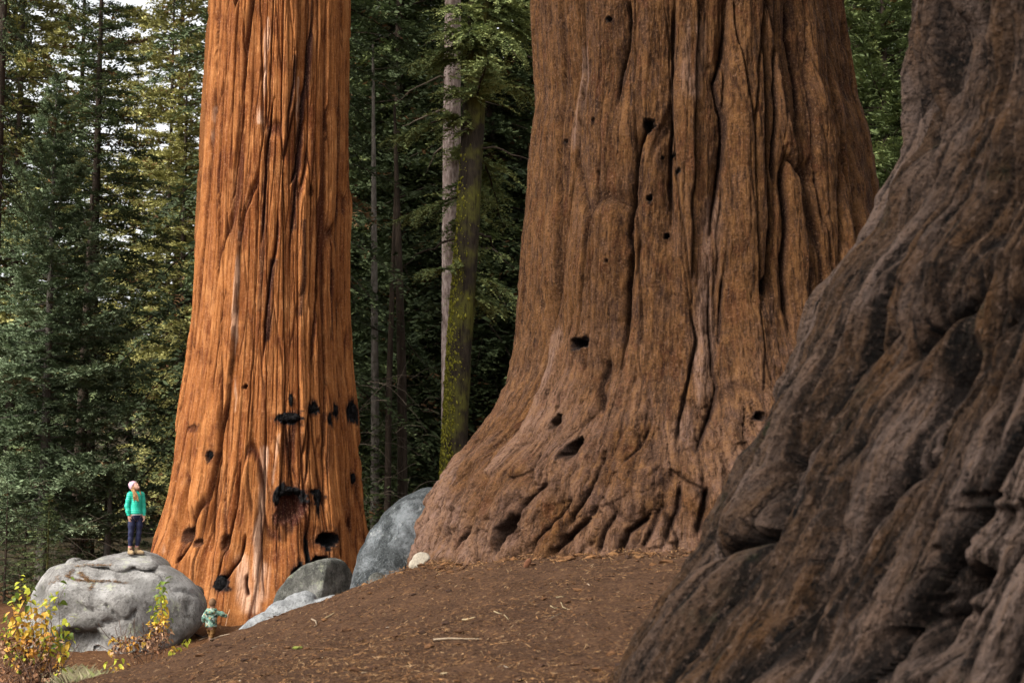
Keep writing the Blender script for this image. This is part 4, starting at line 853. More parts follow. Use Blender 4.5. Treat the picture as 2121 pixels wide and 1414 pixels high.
# moss cushions on the sunny side of the leaning trunk
g = np.random.default_rng(8); ms = Acc(); D1, F1_ = ico(1)
for i in range(5200):
    z = -0.5+12.5*g.random()**1.25; a = PI + g.normal(0.55, 0.55); rr = float(np.interp(z, mQ[:, 2], mR)); c_ = np.array([np.interp(z, mQ[:, 2], mQ[:, k_]) for k_ in range(3)])
    if g.random() < (max(z, 0)/12.5)**2: continue
    p = c_ + np.array((math.cos(a)*rr, math.sin(a)*rr, g.uniform(-.03, .03))); s_ = 0.010+0.030*g.random()**3
    ms.add(p + D1*np.array((s_, s_, s_*1.5))*(1+0.3*g.normal(0, 1, (len(D1), 1))), F1_, g.random())
k = NT('yellow_green_moss', 1.0, 0.0); k.color(k.ramp(k.attr('tint'), [(0, (0.075, 0.072, 0.012)), (0.6, (0.16, 0.15, 0.020)), (1, (0.24, 0.22, 0.04))])); 
o = ms.obj('moss', k.m, mt); o['kind'] = 'stuff'
# dead sticks and dry thicket under the firs
g = np.random.default_rng(19); br = Acc()
def stick(p, d, l, r_, bend, n=7):
    s_ = np.linspace(0, 1, n); kink = np.cumsum(g.normal(0, 0.035*l, (n, 3)), 0)*0.6; P = p + d*(l*s_)[:, None] + bend*(s_**2)[:, None]*l + kink; return tube(P, r_*(1-0.8*s_), 4)
for (pa, pb, ya, yb, n_, z0, z1) in [(20, 150, 38.5, 44, 80, 0.0, 3.0), (120, 260, 39, 46, 45, 0, 2.0), (740, 880, 41, 48, 90, 0.2, 5.5), (860, 1000, 38, 46, 40, 0, 2)]:
    for i in range(n_):
        Y = g.uniform(ya, yb); x = xat(g.uniform(pa, pb), Y); a = g.uniform(0, 2*PI); p = np.array((x, Y, gzs(x, Y)+g.uniform(z0, z1)))
        d = unit(np.array((math.cos(a), 0.4*math.sin(a), g.uniform(-0.2, 1.0)))); l = g.uniform(0.6, 2.4)
        V, F = stick(p, d, l, g.uniform(0.004, 0.011), np.array((0, 0, -g.uniform(0.2, 0.9)))); br.add(V, F, g.random())
tag(br.obj('brushwood', w_twig), 'tangle of dead grey sticks under the dark firs', 'brushwood', kind='stuff')
# ------------------------------------------------------------------ plants and litter
from mathutils.bvhtree import BVHTree
def on_ground(px, py, y0=8.0, y1=60.0):
    d = ray(px, py); Y = np.linspace(y0, y1, 900); P = d[None]*(Y/d[1])[:, None]; h = P[:, 2]-gz(P[:, 0], P[:, 1]); i = int(np.argmax(h < 0))
    return P[i] if h[i] < 0 else P[-1]
def slivers(g, P, N, ln, wd, flat=0.25, along=None):
    """flat needles lying on points P; N the tilt of the ground"""
    n = len(P); a = g.uniform(0, 2*PI, n) if along is None else along; d = np.stack([np.cos(a), np.sin(a), g.normal(0, flat, n)], -1)
    d[:, 2] += d[:, 0]*N[:, 0]+d[:, 1]*N[:, 1]; d = unit(d)*(ln*g.uniform(0.4, 1.3, n))[:, None]; w = unit(np.cross(d, g.normal(0, 0.4, (n, 3))+np.array((0, 0, 1.))))*(wd*g.uniform(0.6, 1.5, n))[:, None]
    bend = np.cross(d, (0, 0, 1.))*g.normal(0, 0.16, n)[:, None]
    V = np.stack([P-d*.5-w*.3, P-d*.5+w*.3, P+bend+w*.6, P+bend-w*.6, P+d*.5+w*.2, P+d*.5-w*.2], 1).reshape(-1, 3); b = (np.arange(n)*6)[:, None]
    return V, np.concatenate([b+np.array([[0, 1, 2, 3]]), b+np.array([[3, 2, 4, 5]])])
k = NT('fallen_needles', 0.95, 0.1); k.color(k.ramp(k.attr('tint'), [(0, (0.030, 0.017, 0.012)), (0.30, (0.062, 0.030, 0.015)), (0.55, (0.15, 0.072, 0.030)), (0.82, (0.225, 0.125, 0.055)), (0.972, (0.31, 0.21, 0.12)), (1.0, (0.36, 0.30, 0.24))])); m_litter = k.m
g = np.random.default_rng(77)
def field(n, x0, x1, y0, y1, ln, wd, seed, hi=1.0, lo=0.0, lift=0.012, zone=None):
    g = np.random.default_rng(seed); y = 1/(g.uniform(1/y1, 1/y0, n)); x = g.uniform(x0, x1, n)*y/20
    if zone is not None: m = zone(x, y, g); x = x[m]; y = y[m]
    e = 0.3; zc = gz(x, y); N = np.stack([(gz(x+e, y)-zc)/e, (gz(x, y+e)-zc)/e], -1)
    P = np.stack([x, y, zc+lift+0.010*g.random(len(x))], -1); V, F = slivers(g, P, N, ln, wd)
    t_ = lo+(hi-lo)*g.random(len(x))**1.15; return V, F, np.repeat(t_, 6)
li = Acc()
clus = lambda x, y, g: g.random(len(x)) < 0.30+0.9*sst(-0.25, 0.45, fbm2(x*1.3+y*0.5, y*1.6, 4, 55))
for a in [(46000, -7.5, 3.4, 9.2, 20.5, 0.05, 0.0035, 1, 0.95, 0.0, 0.010, clus), (9000, -7.5, 3.4, 9.2, 20.5, 0.08, 0.0034, 2, 0.93, 0.2, 0.014, clus), (5000, -7.5, 3.4, 9.2, 20, 0.035, 0.008, 3, 0.9, 0.0, 0.012), (90, -7.5, 3.4, 9.5, 20, 0.05, 0.006, 5, 1.0, 0.93, 0.02),
          (7000, -8.2, -2.2, 20.5, 36, 0.12, 0.009, 4, 0.97, 0.3, 0.014)]:
    li.add(*field(*a))
# reddish duff shed round the foot of the brown sequoia
gd = np.random.default_rng(12); th = gd.uniform(-1.5, 0.9, 5200); rr = T2.rad(th, np.full(5200, -0.9)) + gd.exponential(0.28, 5200) - 0.25; P = T2.pos(th, np.zeros(5200), rr); P[:, 2] = gz(P[:, 0], P[:, 1]) + 0.012 + 0.05*gd.random(5200)*(gd.random(5200) < 0.4)
V, F = slivers(gd, P, np.zeros((5200, 2)), 0.06, 0.007, 0.5); li.add(V, F, np.repeat(0.25+0.62*gd.random(5200), 6))
tag(li.obj('needle_litter', m_litter, smooth=False), 'brown needles and bark shreds littering the bare slope', 'needle litter', kind='stuff')
# clods and crumbs of bark
cl = Acc(); D1, F1_ = ico(1); g = np.random.default_rng(6)
for i in range(900):
    y = 1/g.uniform(1/20, 1/9.3); x = g.uniform(-7.5, 3.4)*y/20; s_ = 0.010+0.032*g.random()**4
    cl.add(np.array((x, y, gzs(x, y)+s_*0.2)) + D1*np.array((1.3, 1, 0.6))*s_*(1+0.3*g.normal(0, 1, (len(D1), 1))), F1_, 0.45*g.random())
for i in range(420):
    t0 = g.uniform(-1.5, 0.9); p = T2.pos(np.array([t0]), np.zeros(1), T2.rad(np.array([t0]), np.array([-0.9]))+g.exponential(0.18)-0.08)[0]; s_ = 0.015+0.045*g.random()**3
    cl.add(np.array((p[0], p[1], gzs(p[0], p[1])+s_*0.2)) + D1*np.array((1.4, 1, 0.6))*s_*(1+0.3*g.normal(0, 1, (len(D1), 1))), F1_, 0.2+0.45*g.random())
tag(cl.obj('bark_crumbs', m_litter, smooth=False), 'dark crumbs of bark and soil on the slope', 'bark crumbs', kind='stuff')
# orange needles caught on top of the boulder
bv = []; bf = []; nv = 0
bo_o = np.array(bo.location)
for ch in bo.children:
    v = np.array([x.co[:] for x in ch.data.vertices]) + np.array(ch.location) + bo_o; bv.append(v); bf += [[i+nv for i in p.vertices] for p in ch.data.polygons]; nv += len(v)
BT = BVHTree.FromPolygons([Vector(v) for v in np.concatenate(bv)], bf)
def top_of(x, y):
    h = BT.ray_cast(Vector((x, y, 3)), Vector((0, 0, -1))); return (h[0].z, h[1]) if h[0] is not None else (None, None)
def boulder_at(px, py):
    d = Vector(ray(px, py)).normalized(); h = BT.ray_cast(Vector((0, 0, 0)), d); return np.array(h[0]) if h[0] is not None else None
bl_ = []
for pts, n_ in [([(150, 1180), (140, 1192), (152, 1200), (178, 1203), (200, 1203), (232, 1203), (262, 1208)], 420), ([(165, 1184), (175, 1195), (185, 1202)], 160), ([(195, 1204), (190, 1215), (186, 1222)], 60), ([(150, 1172), (200, 1170), (230, 1170)], 120), ([(105, 1208), (120, 1203), (118, 1192)], 60)]:
    for i in range(n_):
        s_ = g.random()*(len(pts)-1.001); j = int(s_); f = s_-j; p = boulder_at(pts[j][0]*(1-f)+pts[j+1][0]*f+g.normal(0, 3.0), pts[j][1]*(1-f)+pts[j+1][1]*f+g.normal(0, 1.3))
        if p is not None: bl_.append(p+np.array((0, -0.008, 0.010)))
P = np.array(bl_); V, F = slivers(g, P, np.zeros((len(P), 2)), 0.10, 0.007); tt = np.repeat(0.62+0.3*g.random(len(P)), 6)
nl = obj('needle_litter', V, F, m_litter, None, {'tint': tt}, False); tag(nl, 'orange needles caught in the hollows on top of the boulder', 'needle litter', kind='stuff')
# sticks lying about that one could pick up
w_stick = plain('weathered_stick', (0.20, 0.15, 0.10), 0.9, 0.25, 30, 0); w_straw = plain('straw_stick', (0.26, 0.20, 0.115), 0.9, 0.2, 30, 0); w_ch = plain('dark_stick', (0.055, 0.04, 0.032), 0.9, 0.3, 30, 0)
def lying(label, pts, r_, mat, cat='twig', name='twig', lift=0.012):
    Q = np.array([on_ground(*p) for p in pts]); Q[:, 2] = gz(Q[:, 0], Q[:, 1])+lift; s_ = np.linspace(0, 1, len(Q)); ss = np.linspace(0, 1, 4*len(Q))
    Q = np.stack([np.interp(ss, s_, Q[:, i]) for i in range(3)], -1); V, F = tube(Q-Q[0], r_*(1-0.55*ss), 5); o = obj(name, V, F, mat); o.location = Q[0]; return tag(o, label, cat)
lying('long thin curved stick lying low on the open slope', [(898, 1328), (930, 1328), (960, 1326), (998, 1326)], 0.010, w_stick)
lying('arched straw coloured twig in the middle of the slope', [(1023, 1270), (1034, 1273), (1044, 1278), (1053, 1285)], 0.006, w_straw)
lying('pale forked looking twig slanting across the middle slope', [(1135, 1289), (1146, 1281), (1162, 1272)], 0.006, w_stick)
lying('short bent straw twig above the slanting pale twig', [(1162, 1253), (1166, 1262), (1178, 1266)], 0.005, w_straw)
lying('level straw twig beside the short bent one', [(1140, 1260), (1148, 1262), (1156, 1262)], 0.005, w_straw)
lying('white splinter on the left part of the slope', [(958, 1287), (970, 1285), (983, 1282)], 0.011, w_straw, 'splinter', 'splinter')
lying('white splinter just under the brown sequoia root', [(1152, 1240), (1160, 1239), (1168, 1237)], 0.010, w_straw, 'splinter', 'splinter')
lying('curved stick beside the bleached slab of rock', [(646, 1284), (654, 1288), (656, 1296), (650, 1300)], 0.012, w_stick)
lying('thin pale stick below the knobbly grey stone', [(672, 1283), (682, 1277), (692, 1271)], 0.010, w_straw)
lying('straight pale stick near the lower edge of the picture', [(912, 1400), (930, 1397), (950, 1391)], 0.010, w_straw)
lying('short stick lying below the bleached slab', [(520, 1345), (545, 1338), (560, 1332)], 0.012, w_stick)
lying('fallen grey stick in front of the seedling with yellow leaves', [(278, 1362), (295, 1356), (322, 1354)], 0.022, w_stick)
lying('crooked bare root arching over the bottom left shrub base', [(84, 1398), (92, 1410), (110, 1413), (140, 1412)], 0.016, w_stick)
lying('dark stick lying at the feet of the child', [(404, 1316), (420, 1322), (438, 1312)], 0.022, w_ch, lift=0.03)
lying('forked grey twig standing in front of the child', [(412, 1330), (424, 1326), (440, 1320)], 0.012, w_stick, lift=0.05)
lying('thin grey twig crossing the path near the slab tip', [(436, 1330), (456, 1322), (476, 1317)], 0.012, w_stick, lift=0.03)
lying('dark rotting log end at the foot of the boulder', [(200, 1347), (215, 1343), (235, 1339), (252, 1335)], 0.085, w_moss, 'log', 'log', 0.05)
ch = on_ground(1092, 1171); V, F = ico(2); V = V*np.array((0.035, 0.012, 0.075))*(1+0.25*fbm3(V, 3, 2, 3))[:, None]; o = obj('bark_chip', V, F, plain('chip', (0.12, 0.05, 0.025), 0.9, 0.3, 20)); o.location = (ch[0], ch[1]-0.1, gzs(ch[0], ch[1]-0.1)+0.045); o.rotation_euler = (0.3, 0.5, 0); tag(o, 'reddish bark chip standing at the foot of the brown sequoia', 'bark chip')
p_ = on_ground(616, 1343); V, F = ico(4); V = V*np.array((0.05, 0.035, 0.015)); V = V*(1+0.45*fbm3(V, 45, 3, 4))[:, None]
o = obj('moss', V, F, plain('bright_moss', (0.14, 0.16, 0.03), 1, 0.3, 30, 0)); o.location = p_+np.array((0, 0, .01)); tag(o, 'tiny bright green moss tuft alone on the slope', 'moss')

# leaves
def leaf_mesh(name, mat, fold, curl):
    L = [0, .15, .35, .6, .82, 1.0]; Wd = [0.02, .22, .32, .27, .14, 0.0]; V = []
    for l, w in zip(L, Wd):
        z = -curl*l*l*0.5; V += [(l, -w, z+fold*w), (l, 0, z), (l, w, z+fold*w)]
    F = []
    for i in range(5):
        b = i*3; F += [(b, b+3, b+4, b+1), (b+1, b+4, b+5, b+2)]
    return mesh('leaf', V, F, mat, None, True)
def leaf_mat(name, c):
    k = NT(name, 0.6, 0.3); r_ = k.n('ShaderNodeObjectInfo').outputs['Random']; f = k.noise(k.co(), 5, 4); col = k.mix(r_, tuple(x*0.72 for x in c), tuple(min(1, x*1.2) for x in c)); col = k.mix(k.mr(f, 0.5, 0.7, 0, 0.4), col, (c[0]*0.8, c[1]*0.55, c[2]*0.5)); k.color(col)
    tr = k.n('ShaderNodeBsdfTranslucent'); k.ln(col, tr.inputs[0]); mx = k.n('ShaderNodeMixShader'); mx.inputs[0].default_value = 0.35
    k.ln(k.b.outputs[0], mx.inputs[1]); k.ln(tr.outputs[0], mx.inputs[2]); k.ln(mx.outputs[0], k.t.nodes['Material Output'].inputs[0]); return k.m
LM = {n: [leaf_mesh('leaf', leaf_mat(n+'_leaf', c), f, cu) for f, cu in ((0.3, 0.3), (0.1, 0.6), (0.5, 0.15))] for n, c in
      dict(green=(0.14, 0.21, 0.03), lime=(0.44, 0.46, 0.045), yellow=(0.60, 0.39, 0.055), gold=(0.58, 0.29, 0.05), brown=(0.34, 0.15, 0.055), pink=(0.55, 0.34, 0.20)).items()}
def put_leaf(root, p, kind, size, g, az=None, tilt=None):
    o = link('leaf', g.choice(LM[kind]), root); o.location = Vector(p)-root.location; a = g.uniform(0, 2*PI) if az is None else az
    o.rotation_euler = (g.normal(0.55, 0.35), g.normal(0.15, 0.35), 0) if False else (g.normal(0, 0.5), g.normal(0.4, 0.45), a); o.scale = (size, size*g.uniform(0.7, 1.25), size*g.uniform(0.6, 2.2)); return o
m_stem = plain('shrub_stem', (0.09, 0.052, 0.036), 0.85, 0.3, 20, 0)
def shrub(name, label, Y, base, stems, size, leafy, seed, mix_, r_=0.009, dead=0, dead_zone=None, cat='shrub', dens=11):
    """stems: photo points of the stem tips; leaves go on the upper part of each stem"""
    g = np.random.default_rng(seed); b0 = at(base[0], base[1], Y); b0[2] = gzs(b0[0], b0[1]); t_ = thing(name, label, cat, b0); st = Acc(); n = 0
    for tip in stems:
        yy = Y+g.uniform(-0.35, 0.35); T = at(tip[0], tip[1], yy); B = b0 + np.array((g.normal(0, .12), g.normal(0, .12), -0.05)); s_ = np.linspace(0, 1, 12)
        mid = (B+T)/2 + np.array((g.normal(0, .10), g.normal(0, .08), 0.10)); Q = ((1-s_)**2)[:, None]*B + (2*s_*(1-s_))[:, None]*mid + (s_**2)[:, None]*T
        V, F = tube(Q-b0, r_*(1-0.75*s_), 5); st.add(V, F); ln = np.linalg.norm(T-B); nl_ = max(3, int(ln*leafy*dens)); w = tip[2] if len(tip) > 2 else 'm'
        for j in range(nl_):
            f = 1-(leafy*(j+g.random())/nl_); i = min(int(f*11), 10); p = Q[i]+(Q[i+1]-Q[i])*(f*11-i); a = j*2.4+g.normal(0, .5); 
            u = (1-f)/max(leafy, .01); kind = mix_(u, p, g, w)
            put_leaf(t_, p+np.array((math.cos(a), math.sin(a), 0))*size*0.25, kind, size*g.uniform(0.65, 1.2), g, a)
    if dead:
        da = Acc(); x0, y0, x1, y1 = dead_zone
        for i in range(dead):
            yy = Y+g.normal(0, 0.35); p = at(g.uniform(x0, x1), g.uniform(y0, y1), yy); p[2] = max(p[2], gzs(p[0], p[1])+0.02); s_ = g.uniform(0.02, 0.055); d = unit(g.normal(0, 1, 3))*s_; w = unit(np.cross(d, g.normal(0, 1, 3)))*s_*0.5
            da.add(np.array([p-d-b0, p-w-b0, p+d-b0, p+w-b0]), np.array([[0, 1, 2, 3]]), g.random())
        o = da.obj('withered_leaves', m_dead, t_, smooth=False); o['kind'] = 'stuff'
        for i in range(dead//9):
            yy = Y+g.normal(0, 0.3); p = at(g.uniform(x0, x1), g.uniform((y0+y1)/2, y1+10), yy); d = unit(np.array((g.normal(0, .7), g.normal(0, .4), g.uniform(0.2, 1)))); l = g.uniform(.2, .6)
            q = p + d*(l*np.linspace(0, 1, 5))[:, None]+np.cumsum(g.normal(0, .02, (5, 3)), 0); q[:, 2] = np.maximum(q[:, 2], gz(q[:, 0], q[:, 1])); V, F = tube(q-b0, 0.005, 4); st.add(V, F)
    st.obj('stem', m_stem, t_); return t_
k = NT('withered_leaf', 0.9, 0.1); k.color(k.ramp(k.attr('tint'), [(0, (0.09, 0.04, 0.02)), (0.5, (0.17, 0.08, 0.04)), (0.85, (0.26, 0.15, 0.085)), (1, (0.42, 0.28, 0.17))])); m_dead = k.m
def mixA(u, p, g, w):
    r_ = g.random()
    if w == 'g': return 'green' if r_ < .5 else 'lime'
    if w == 'l': return 'lime' if u < .4 and r_ < .8 else ('yellow' if r_ < .7 else 'green')
    if u < 0.2: return 'lime' if r_ < .3 else 'yellow'
    return 'yellow' if r_ < .48 else ('gold' if r_ < .9 else 'lime')
shrub('leafy_shrub', 'yellow and green autumn shrub with bare brown lower twigs left of the boulder', 22, (78, 1440),
      [(40, 1190, 'l'), (28, 1224, 'l'), (18, 1246), (46, 1228), (62, 1212, 'l'), (86, 1238), (98, 1230, 'l'), (104, 1258), (112, 1290), (92, 1268), (28, 1276), (44, 1262), (62, 1250), (70, 1284), (52, 1300), (14, 1300), (118, 1318), (134, 1310),
       (150, 1322), (140, 1275, 'g'), (126, 1296, 'g'), (8, 1268, 'g'), (2, 1300, 'g'), (10, 1348, 'g'), (126, 1352), (80, 1320), (100, 1340), (150, 1300, 'l'), (22, 1325)], 0.108, 0.50, 5, mixA, 0.007, 700, (-10, 1320, 130, 1414), dens=25)
shrub('bare_branch', 'thin reaching branch with few green leaves against the boulder top', 21.6, (84, 1436), [(146, 1190, 'g'), (120, 1204, 'g'), (100, 1226, 'l')], 0.12, 0.28, 8, mixA, 0.007, cat='shrub', dens=11)
def mixB(u, p, g, w): return 'green' if u < 0.16 else ('lime' if u < .38 else ('yellow' if u < .68 else ('gold' if u < .8 else 'pink')))
shrub('slender_shrub', 'slender upright shrub with lime to gold leaves in front of the boulder', 26, (322, 1352), [(338, 1196), (326, 1215), (332, 1228), (318, 1250), (330, 1262)], 0.118, 0.66, 9, mixB, 0.007, 140, (305, 1290, 345, 1352), dens=30)
def mixC(u, p, g, w): return 'yellow' if g.random() < .5 else ('gold' if g.random() < .5 else 'pink')
shrub('low_shrub', 'low withered shrub with pale pink and yellow leaves beside the log', 26.5, (290, 1352), [(225, 1318), (236, 1325), (222, 1342), (255, 1330), (262, 1322), (285, 1315), (300, 1318), (276, 1332)], 0.13, 0.3, 12, mixC, 0.007, 300, (232, 1318, 330, 1352), dens=14)
shrub('seedling', 'little seedling with a few yellow leaves on bare soil', 21.5, (246, 1392), [(240, 1360, 'l'), (252, 1358, 'l'), (236, 1378), (262, 1372)], 0.10, 0.35, 14, lambda u, p, g, w: 'lime' if w == 'l' else 'yellow', 0.006, cat='plant', dens=14)
shrub('seedling', 'small lime green plant beside the round white stone', 26, (358, 1352), [(388, 1324, 'g'), (378, 1332, 'l'), (368, 1340), (352, 1338), (392, 1318, 'g')], 0.10, 0.55, 15, lambda u, p, g, w: 'lime' if g.random() < .6 else ('green' if w == 'g' else 'yellow'), 0.006, cat='plant', dens=14)
shrub('seedling', 'sprig of green leaves at the right side of the slender shrub', 26.4, (334, 1320), [(350, 1280, 'g'), (346, 1292, 'g'), (356, 1286, 'g')], 0.075, 0.6, 16, lambda u, p, g, w: 'green', 0.005, cat='plant', dens=12)
# dry grass
g = np.random.default_rng(41); gr = Acc()
for i in range(1500):
    Y = g.uniform(20, 24.5); x = xat(g.normal(172, 26), Y); z = gzs(x, Y)
    a = g.uniform(0, 2*PI); h = g.uniform(0.05, 0.30); d = np.array((math.cos(a)*.5*h, math.sin(a)*.4*h, h)); w = np.array((0.004, 0, 0)); b = np.array((x, Y, z))
    gr.add(np.array([b-w, b+w, b+d*.6+w*.8, b+d+np.array((d[0]*.5, 0, -h*.1))]), np.array([[0, 1, 2, 3]]), g.random())
k = NT('dry_grass', 0.9, 0.1); k.color(k.ramp(k.attr('tint'), [(0, (0.12, 0.10, 0.055)), (0.7, (0.23, 0.20, 0.12)), (1, (0.16, 0.18, 0.06))]))
tag(gr.obj('dry_grass', k.m, smooth=False), 'pale dry grass tufts between shrub and slope', 'grass', kind='stuff')

# ------------------------------------------------------------------ people
def part(root, name, fn, lo, hi, h, mat):
    V, F = surface(fn, lo, hi, h); return obj(name, V, F, mat, root)
skin = plain('skin', (0.40, 0.225, 0.16), 0.55, 0.06, 30, 0, 0.3)
def frame_(f, c):
    f = np.array(f, float); f /= np.linalg.norm(f); c = np.array(c, float); c -= f*(c@f); c /= np.linalg.norm(c); return f, c, np.cross(c, f)   # face, crown, left
def head(P, C, f, c, l, r=0.088, sc=1.0):
    """head with nose, brow, chin, lips, ears; about C, looking along f, crown along c"""
    q = lambda a, b, d: C + f*a*sc + c*b*sc + l*d*sc
    ax = np.stack([f, c, l]); d = ell(P, q(0, 0.02, 0), np.array((0.098, 0.105, 0.078))*sc, ax)
    d = smin(d, ell(P, q(0.035, -0.05, 0), np.array((0.062, 0.065, 0.055))*sc, ax), 0.04*sc)
    d = smin(d, cap(P, q(0.088, 0.012, 0), q(0.108, -0.022, 0), 0.010*sc, 0.014*sc), 0.015*sc)
    d = smin(d, cap(P, q(0.088, 0.03, 0.03), q(0.088, 0.03, -0.03), 0.012*sc, 0.012*sc), 0.02*sc)
    d = smin(d, cap(P, q(0.086, -0.054, 0.016), q(0.086, -0.054, -0.016), 0.009*sc, 0.009*sc), 0.01*sc); d = smin(d, ell(P, q(0.076, -0.092, 0), np.array((0.022, 0.018, 0.024))*sc, ax), 0.02*sc)
    for s_ in (1, -1):
        d = smin(d, ell(P, q(-0.004, -0.004, s_*0.082), np.array((0.018, 0.030, 0.010))*sc, ax), 0.008*sc); d = np.maximum(d, -(ell(P, q(0.098, 0.010, s_*0.032), np.array((0.014, 0.010, 0.016))*sc, ax)))
    return d
def hand(P, W_, dirn, palm, side, sc=1.0, curl=0.5):
    """palm and five fingers from the wrist W_ along dirn; palm = the way the palm looks; side = towards the thumb"""
    d_ = unit(np.array(dirn, float)); s_ = np.array(side, float); s_ = unit(s_-d_*(s_@d_)); p_ = np.array(palm, float); p_ = unit(p_-d_*(p_@d_)-s_*(p_@s_)); W_ = np.array(W_, float)
    at_ = lambda a, b, c: W_ + (d_*a + s_*b + p_*c)*sc
    D = ell(P, at_(0.045, 0, 0), np.array((0.050, 0.040, 0.017))*sc, np.stack([d_, s_, p_])); D = smin(D, cap(P, at_(-0.03, 0, 0), at_(0.03, 0, 0), 0.026*sc, 0.028*sc), 0.02*sc)
    for b, l in ((0.030, 0.066), (0.010, 0.075), (-0.010, 0.070), (-0.029, 0.054)):
        k0 = at_(0.078, b, 0.0); k1 = k0 + (d_*0.5*l*math.cos(curl*.5) + p_*0.5*l*math.sin(curl*.5))*sc; k2 = k1 + (d_*0.5*l*math.cos(curl*1.8) + p_*0.5*l*math.sin(curl*1.8))*sc
        D = smin(D, np.minimum(cap(P, k0, k1, 0.0095*sc, 0.0085*sc), cap(P, k1, k2, 0.0085*sc, 0.0068*sc)), 0.006*sc)
    t0 = at_(0.015, 0.026, 0.004); t1 = at_(0.045, 0.052, 0.014); t2 = at_(0.074, 0.055, 0.024)
    return smin(D, np.minimum(cap(P, t0, t1, 0.013*sc, 0.0105*sc), cap(P, t1, t2, 0.0105*sc, 0.008*sc)), 0.01*sc)
A_ = np.array
def woman():
    p = boulder_at(279, 1149); fx, fy = at(279, 1146, 32.0)[:2] if p is None else p[:2]
    zt = max(z for z in [top_of(fx+dx, fy+dy)[0] for dx in (-.12, 0, .12) for dy in (-.08, .0, .08)] if z is not None)
    t_ = thing('person', 'person in turquoise puffer jacket and pink beanie on the boulder looking up', 'person', (fx, fy, zt-0.004))
    F_ = unit(A_((0.80, -0.60, 0))); R_ = A_((-0.60, -0.80, 0))      # facing; towards the right hand
    HC = A_((-0.035, 0.0, 1.475)); f, c, l = frame_((0.62, -0.36, 0.70), (-0.72, 0.20, 0.66)); NB = A_((-0.055, 0.01, 1.33))
    sR = A_((-0.13, -0.10, 1.305)); eR = A_((-0.185, -0.13, 1.06)); wR = A_((-0.125, -0.15, 0.835)); sL = A_((0.115, 0.10, 1.305)); eL = A_((0.165, 0.085, 1.065)); wL = A_((0.20, 0.02, 0.84))
    hR = A_((-0.075, -0.045, 0.84)); hL = A_((0.085, 0.045, 0.84)); kR = A_((-0.085, -0.085, 0.465)); kL = A_((0.085, 0.02, 0.465)); aR = A_((-0.10, -0.06, 0.10)); aL = A_((0.035, 0.05, 0.10))
    def torso(P, g_=0.0):
        d = cap(P, A_((0.0, 0, 0.86)), A_((0.0, 0, 0.90)), 0.135+g_, 0.135+g_); d = smin(d, cap(P, A_((-.005, 0, 0.95)), A_((-.01, 0, 1.06)), 0.112+g_, 0.108+g_), 0.1)
        d = smin(d, cap(P, A_((-.01, 0, 1.10)), A_((-.02, .0, 1.22)), 0.118+g_, 0.12+g_), 0.08); d = smin(d, cap(P, sR*0.85+A_((0, 0, .19)), sL*0.85+A_((0, 0, .19)), 0.062+g_, 0.062+g_), 0.08)
        return smin(d, ell(P, F_*0.07+A_((-.02, 0, 1.17)), A_((0.085, .085, .08))+g_), 0.06)
    def legs(P, g_=0.0):
        d = None
        for h_, k_, a_ in ((hR, kR, aR), (hL, kL, aL)):
            q = chain(P, [h_, h_*.45+k_*.55, k_, k_*.62+a_*.38, a_], [0.092+g_, 0.072+g_, 0.052+g_, 0.053+g_, 0.034+g_], 0.04); d = q if d is None else smin(d, q, 0.03)
        return d
    def arms(P, g_=0.0, cut=1.0):
        d = None
        for s_, e_, w_ in ((sR, eR, wR), (sL, eL, wL)):
            q = chain(P, [s_, s_*.5+e_*.5, e_, e_*(1-.5*cut)+w_*.5*cut, w_], [0.054+g_, 0.046+g_, 0.038+g_, 0.037+g_*.9, 0.024+g_*.8], 0.03); d = q if d is None else np.minimum(d, q)
        return d
    def body(P):
        d = smin(torso(P), legs(P), 0.05); d = smin(d, arms(P), 0.05); d = smin(d, cap(P, NB, HC-c*0.05-f*0.02, 0.052, 0.048), 0.04); d = smin(d, head(P, HC, f, c, l), 0.02)
        d = smin(d, hand(P, wR, (0.16, 0.05, -0.95), (0.6, 0.6, 0.2), (0.75, -0.5, 0)), 0.012); d = smin(d, hand(P, wL, (0.10, -0.25, -0.95), (-0.6, -0.2, 0.2), (0.5, -0.75, 0)), 0.012)
        for a_, ft in ((aR, A_((0.55, -0.8, 0))), (aL, A_((0.95, -0.25, 0)))): d = smin(d, cap(P, a_*A_((1, 1, .55)), a_*A_((1, 1, 0))+unit(ft)*0.15+A_((0, 0, .04)), 0.034, 0.03), 0.03)
        return d
    part(t_, 'body', body, (-.36, -.36, -0.01), (.36, .3, 1.70), 0.0075, skin)
    k = NT('turquoise_jacket', 0.45, 0.4); k.color(k.mix(k.mr(k.noise(k.co(), 9, 3), .35, .65), (0.006, 0.32, 0.21), (0.014, 0.43, 0.30))); k.bump(k.noise(k.co(), 40, 4), 0.004, 0.5)
    def jacket(P):
        q = 0.007*np.sqrt(np.abs(np.sin(PI*P[..., 2]/0.047))); d = np.maximum(torso(P, 0.014)-q, -(P[..., 2]-(0.885-0.02*P[..., 0])))
        a = arms(P, 0.013)-q*0.9; a = np.maximum(a, -(P[..., 2]-0.845)); d = smin(d, a, 0.012)
        d = smin(d, cap(P, NB+A_((-.055, .035, .0)), NB+A_((.06, -.03, .005)), 0.050, 0.045), 0.03); d = smin(d, ell(P, NB+A_((-.075, .05, -.02)), A_((.075, .08, .055))), 0.03)
        z = P[..., 2]; return smin(d, np.maximum(np.maximum(torso(P, 0.020), -(z-0.885)), z-0.915), 0.006)
    part(t_, 'jacket', jacket, (-.34, -.32, 0.82), (.34, .28, 1.45), 0.008, k.m)
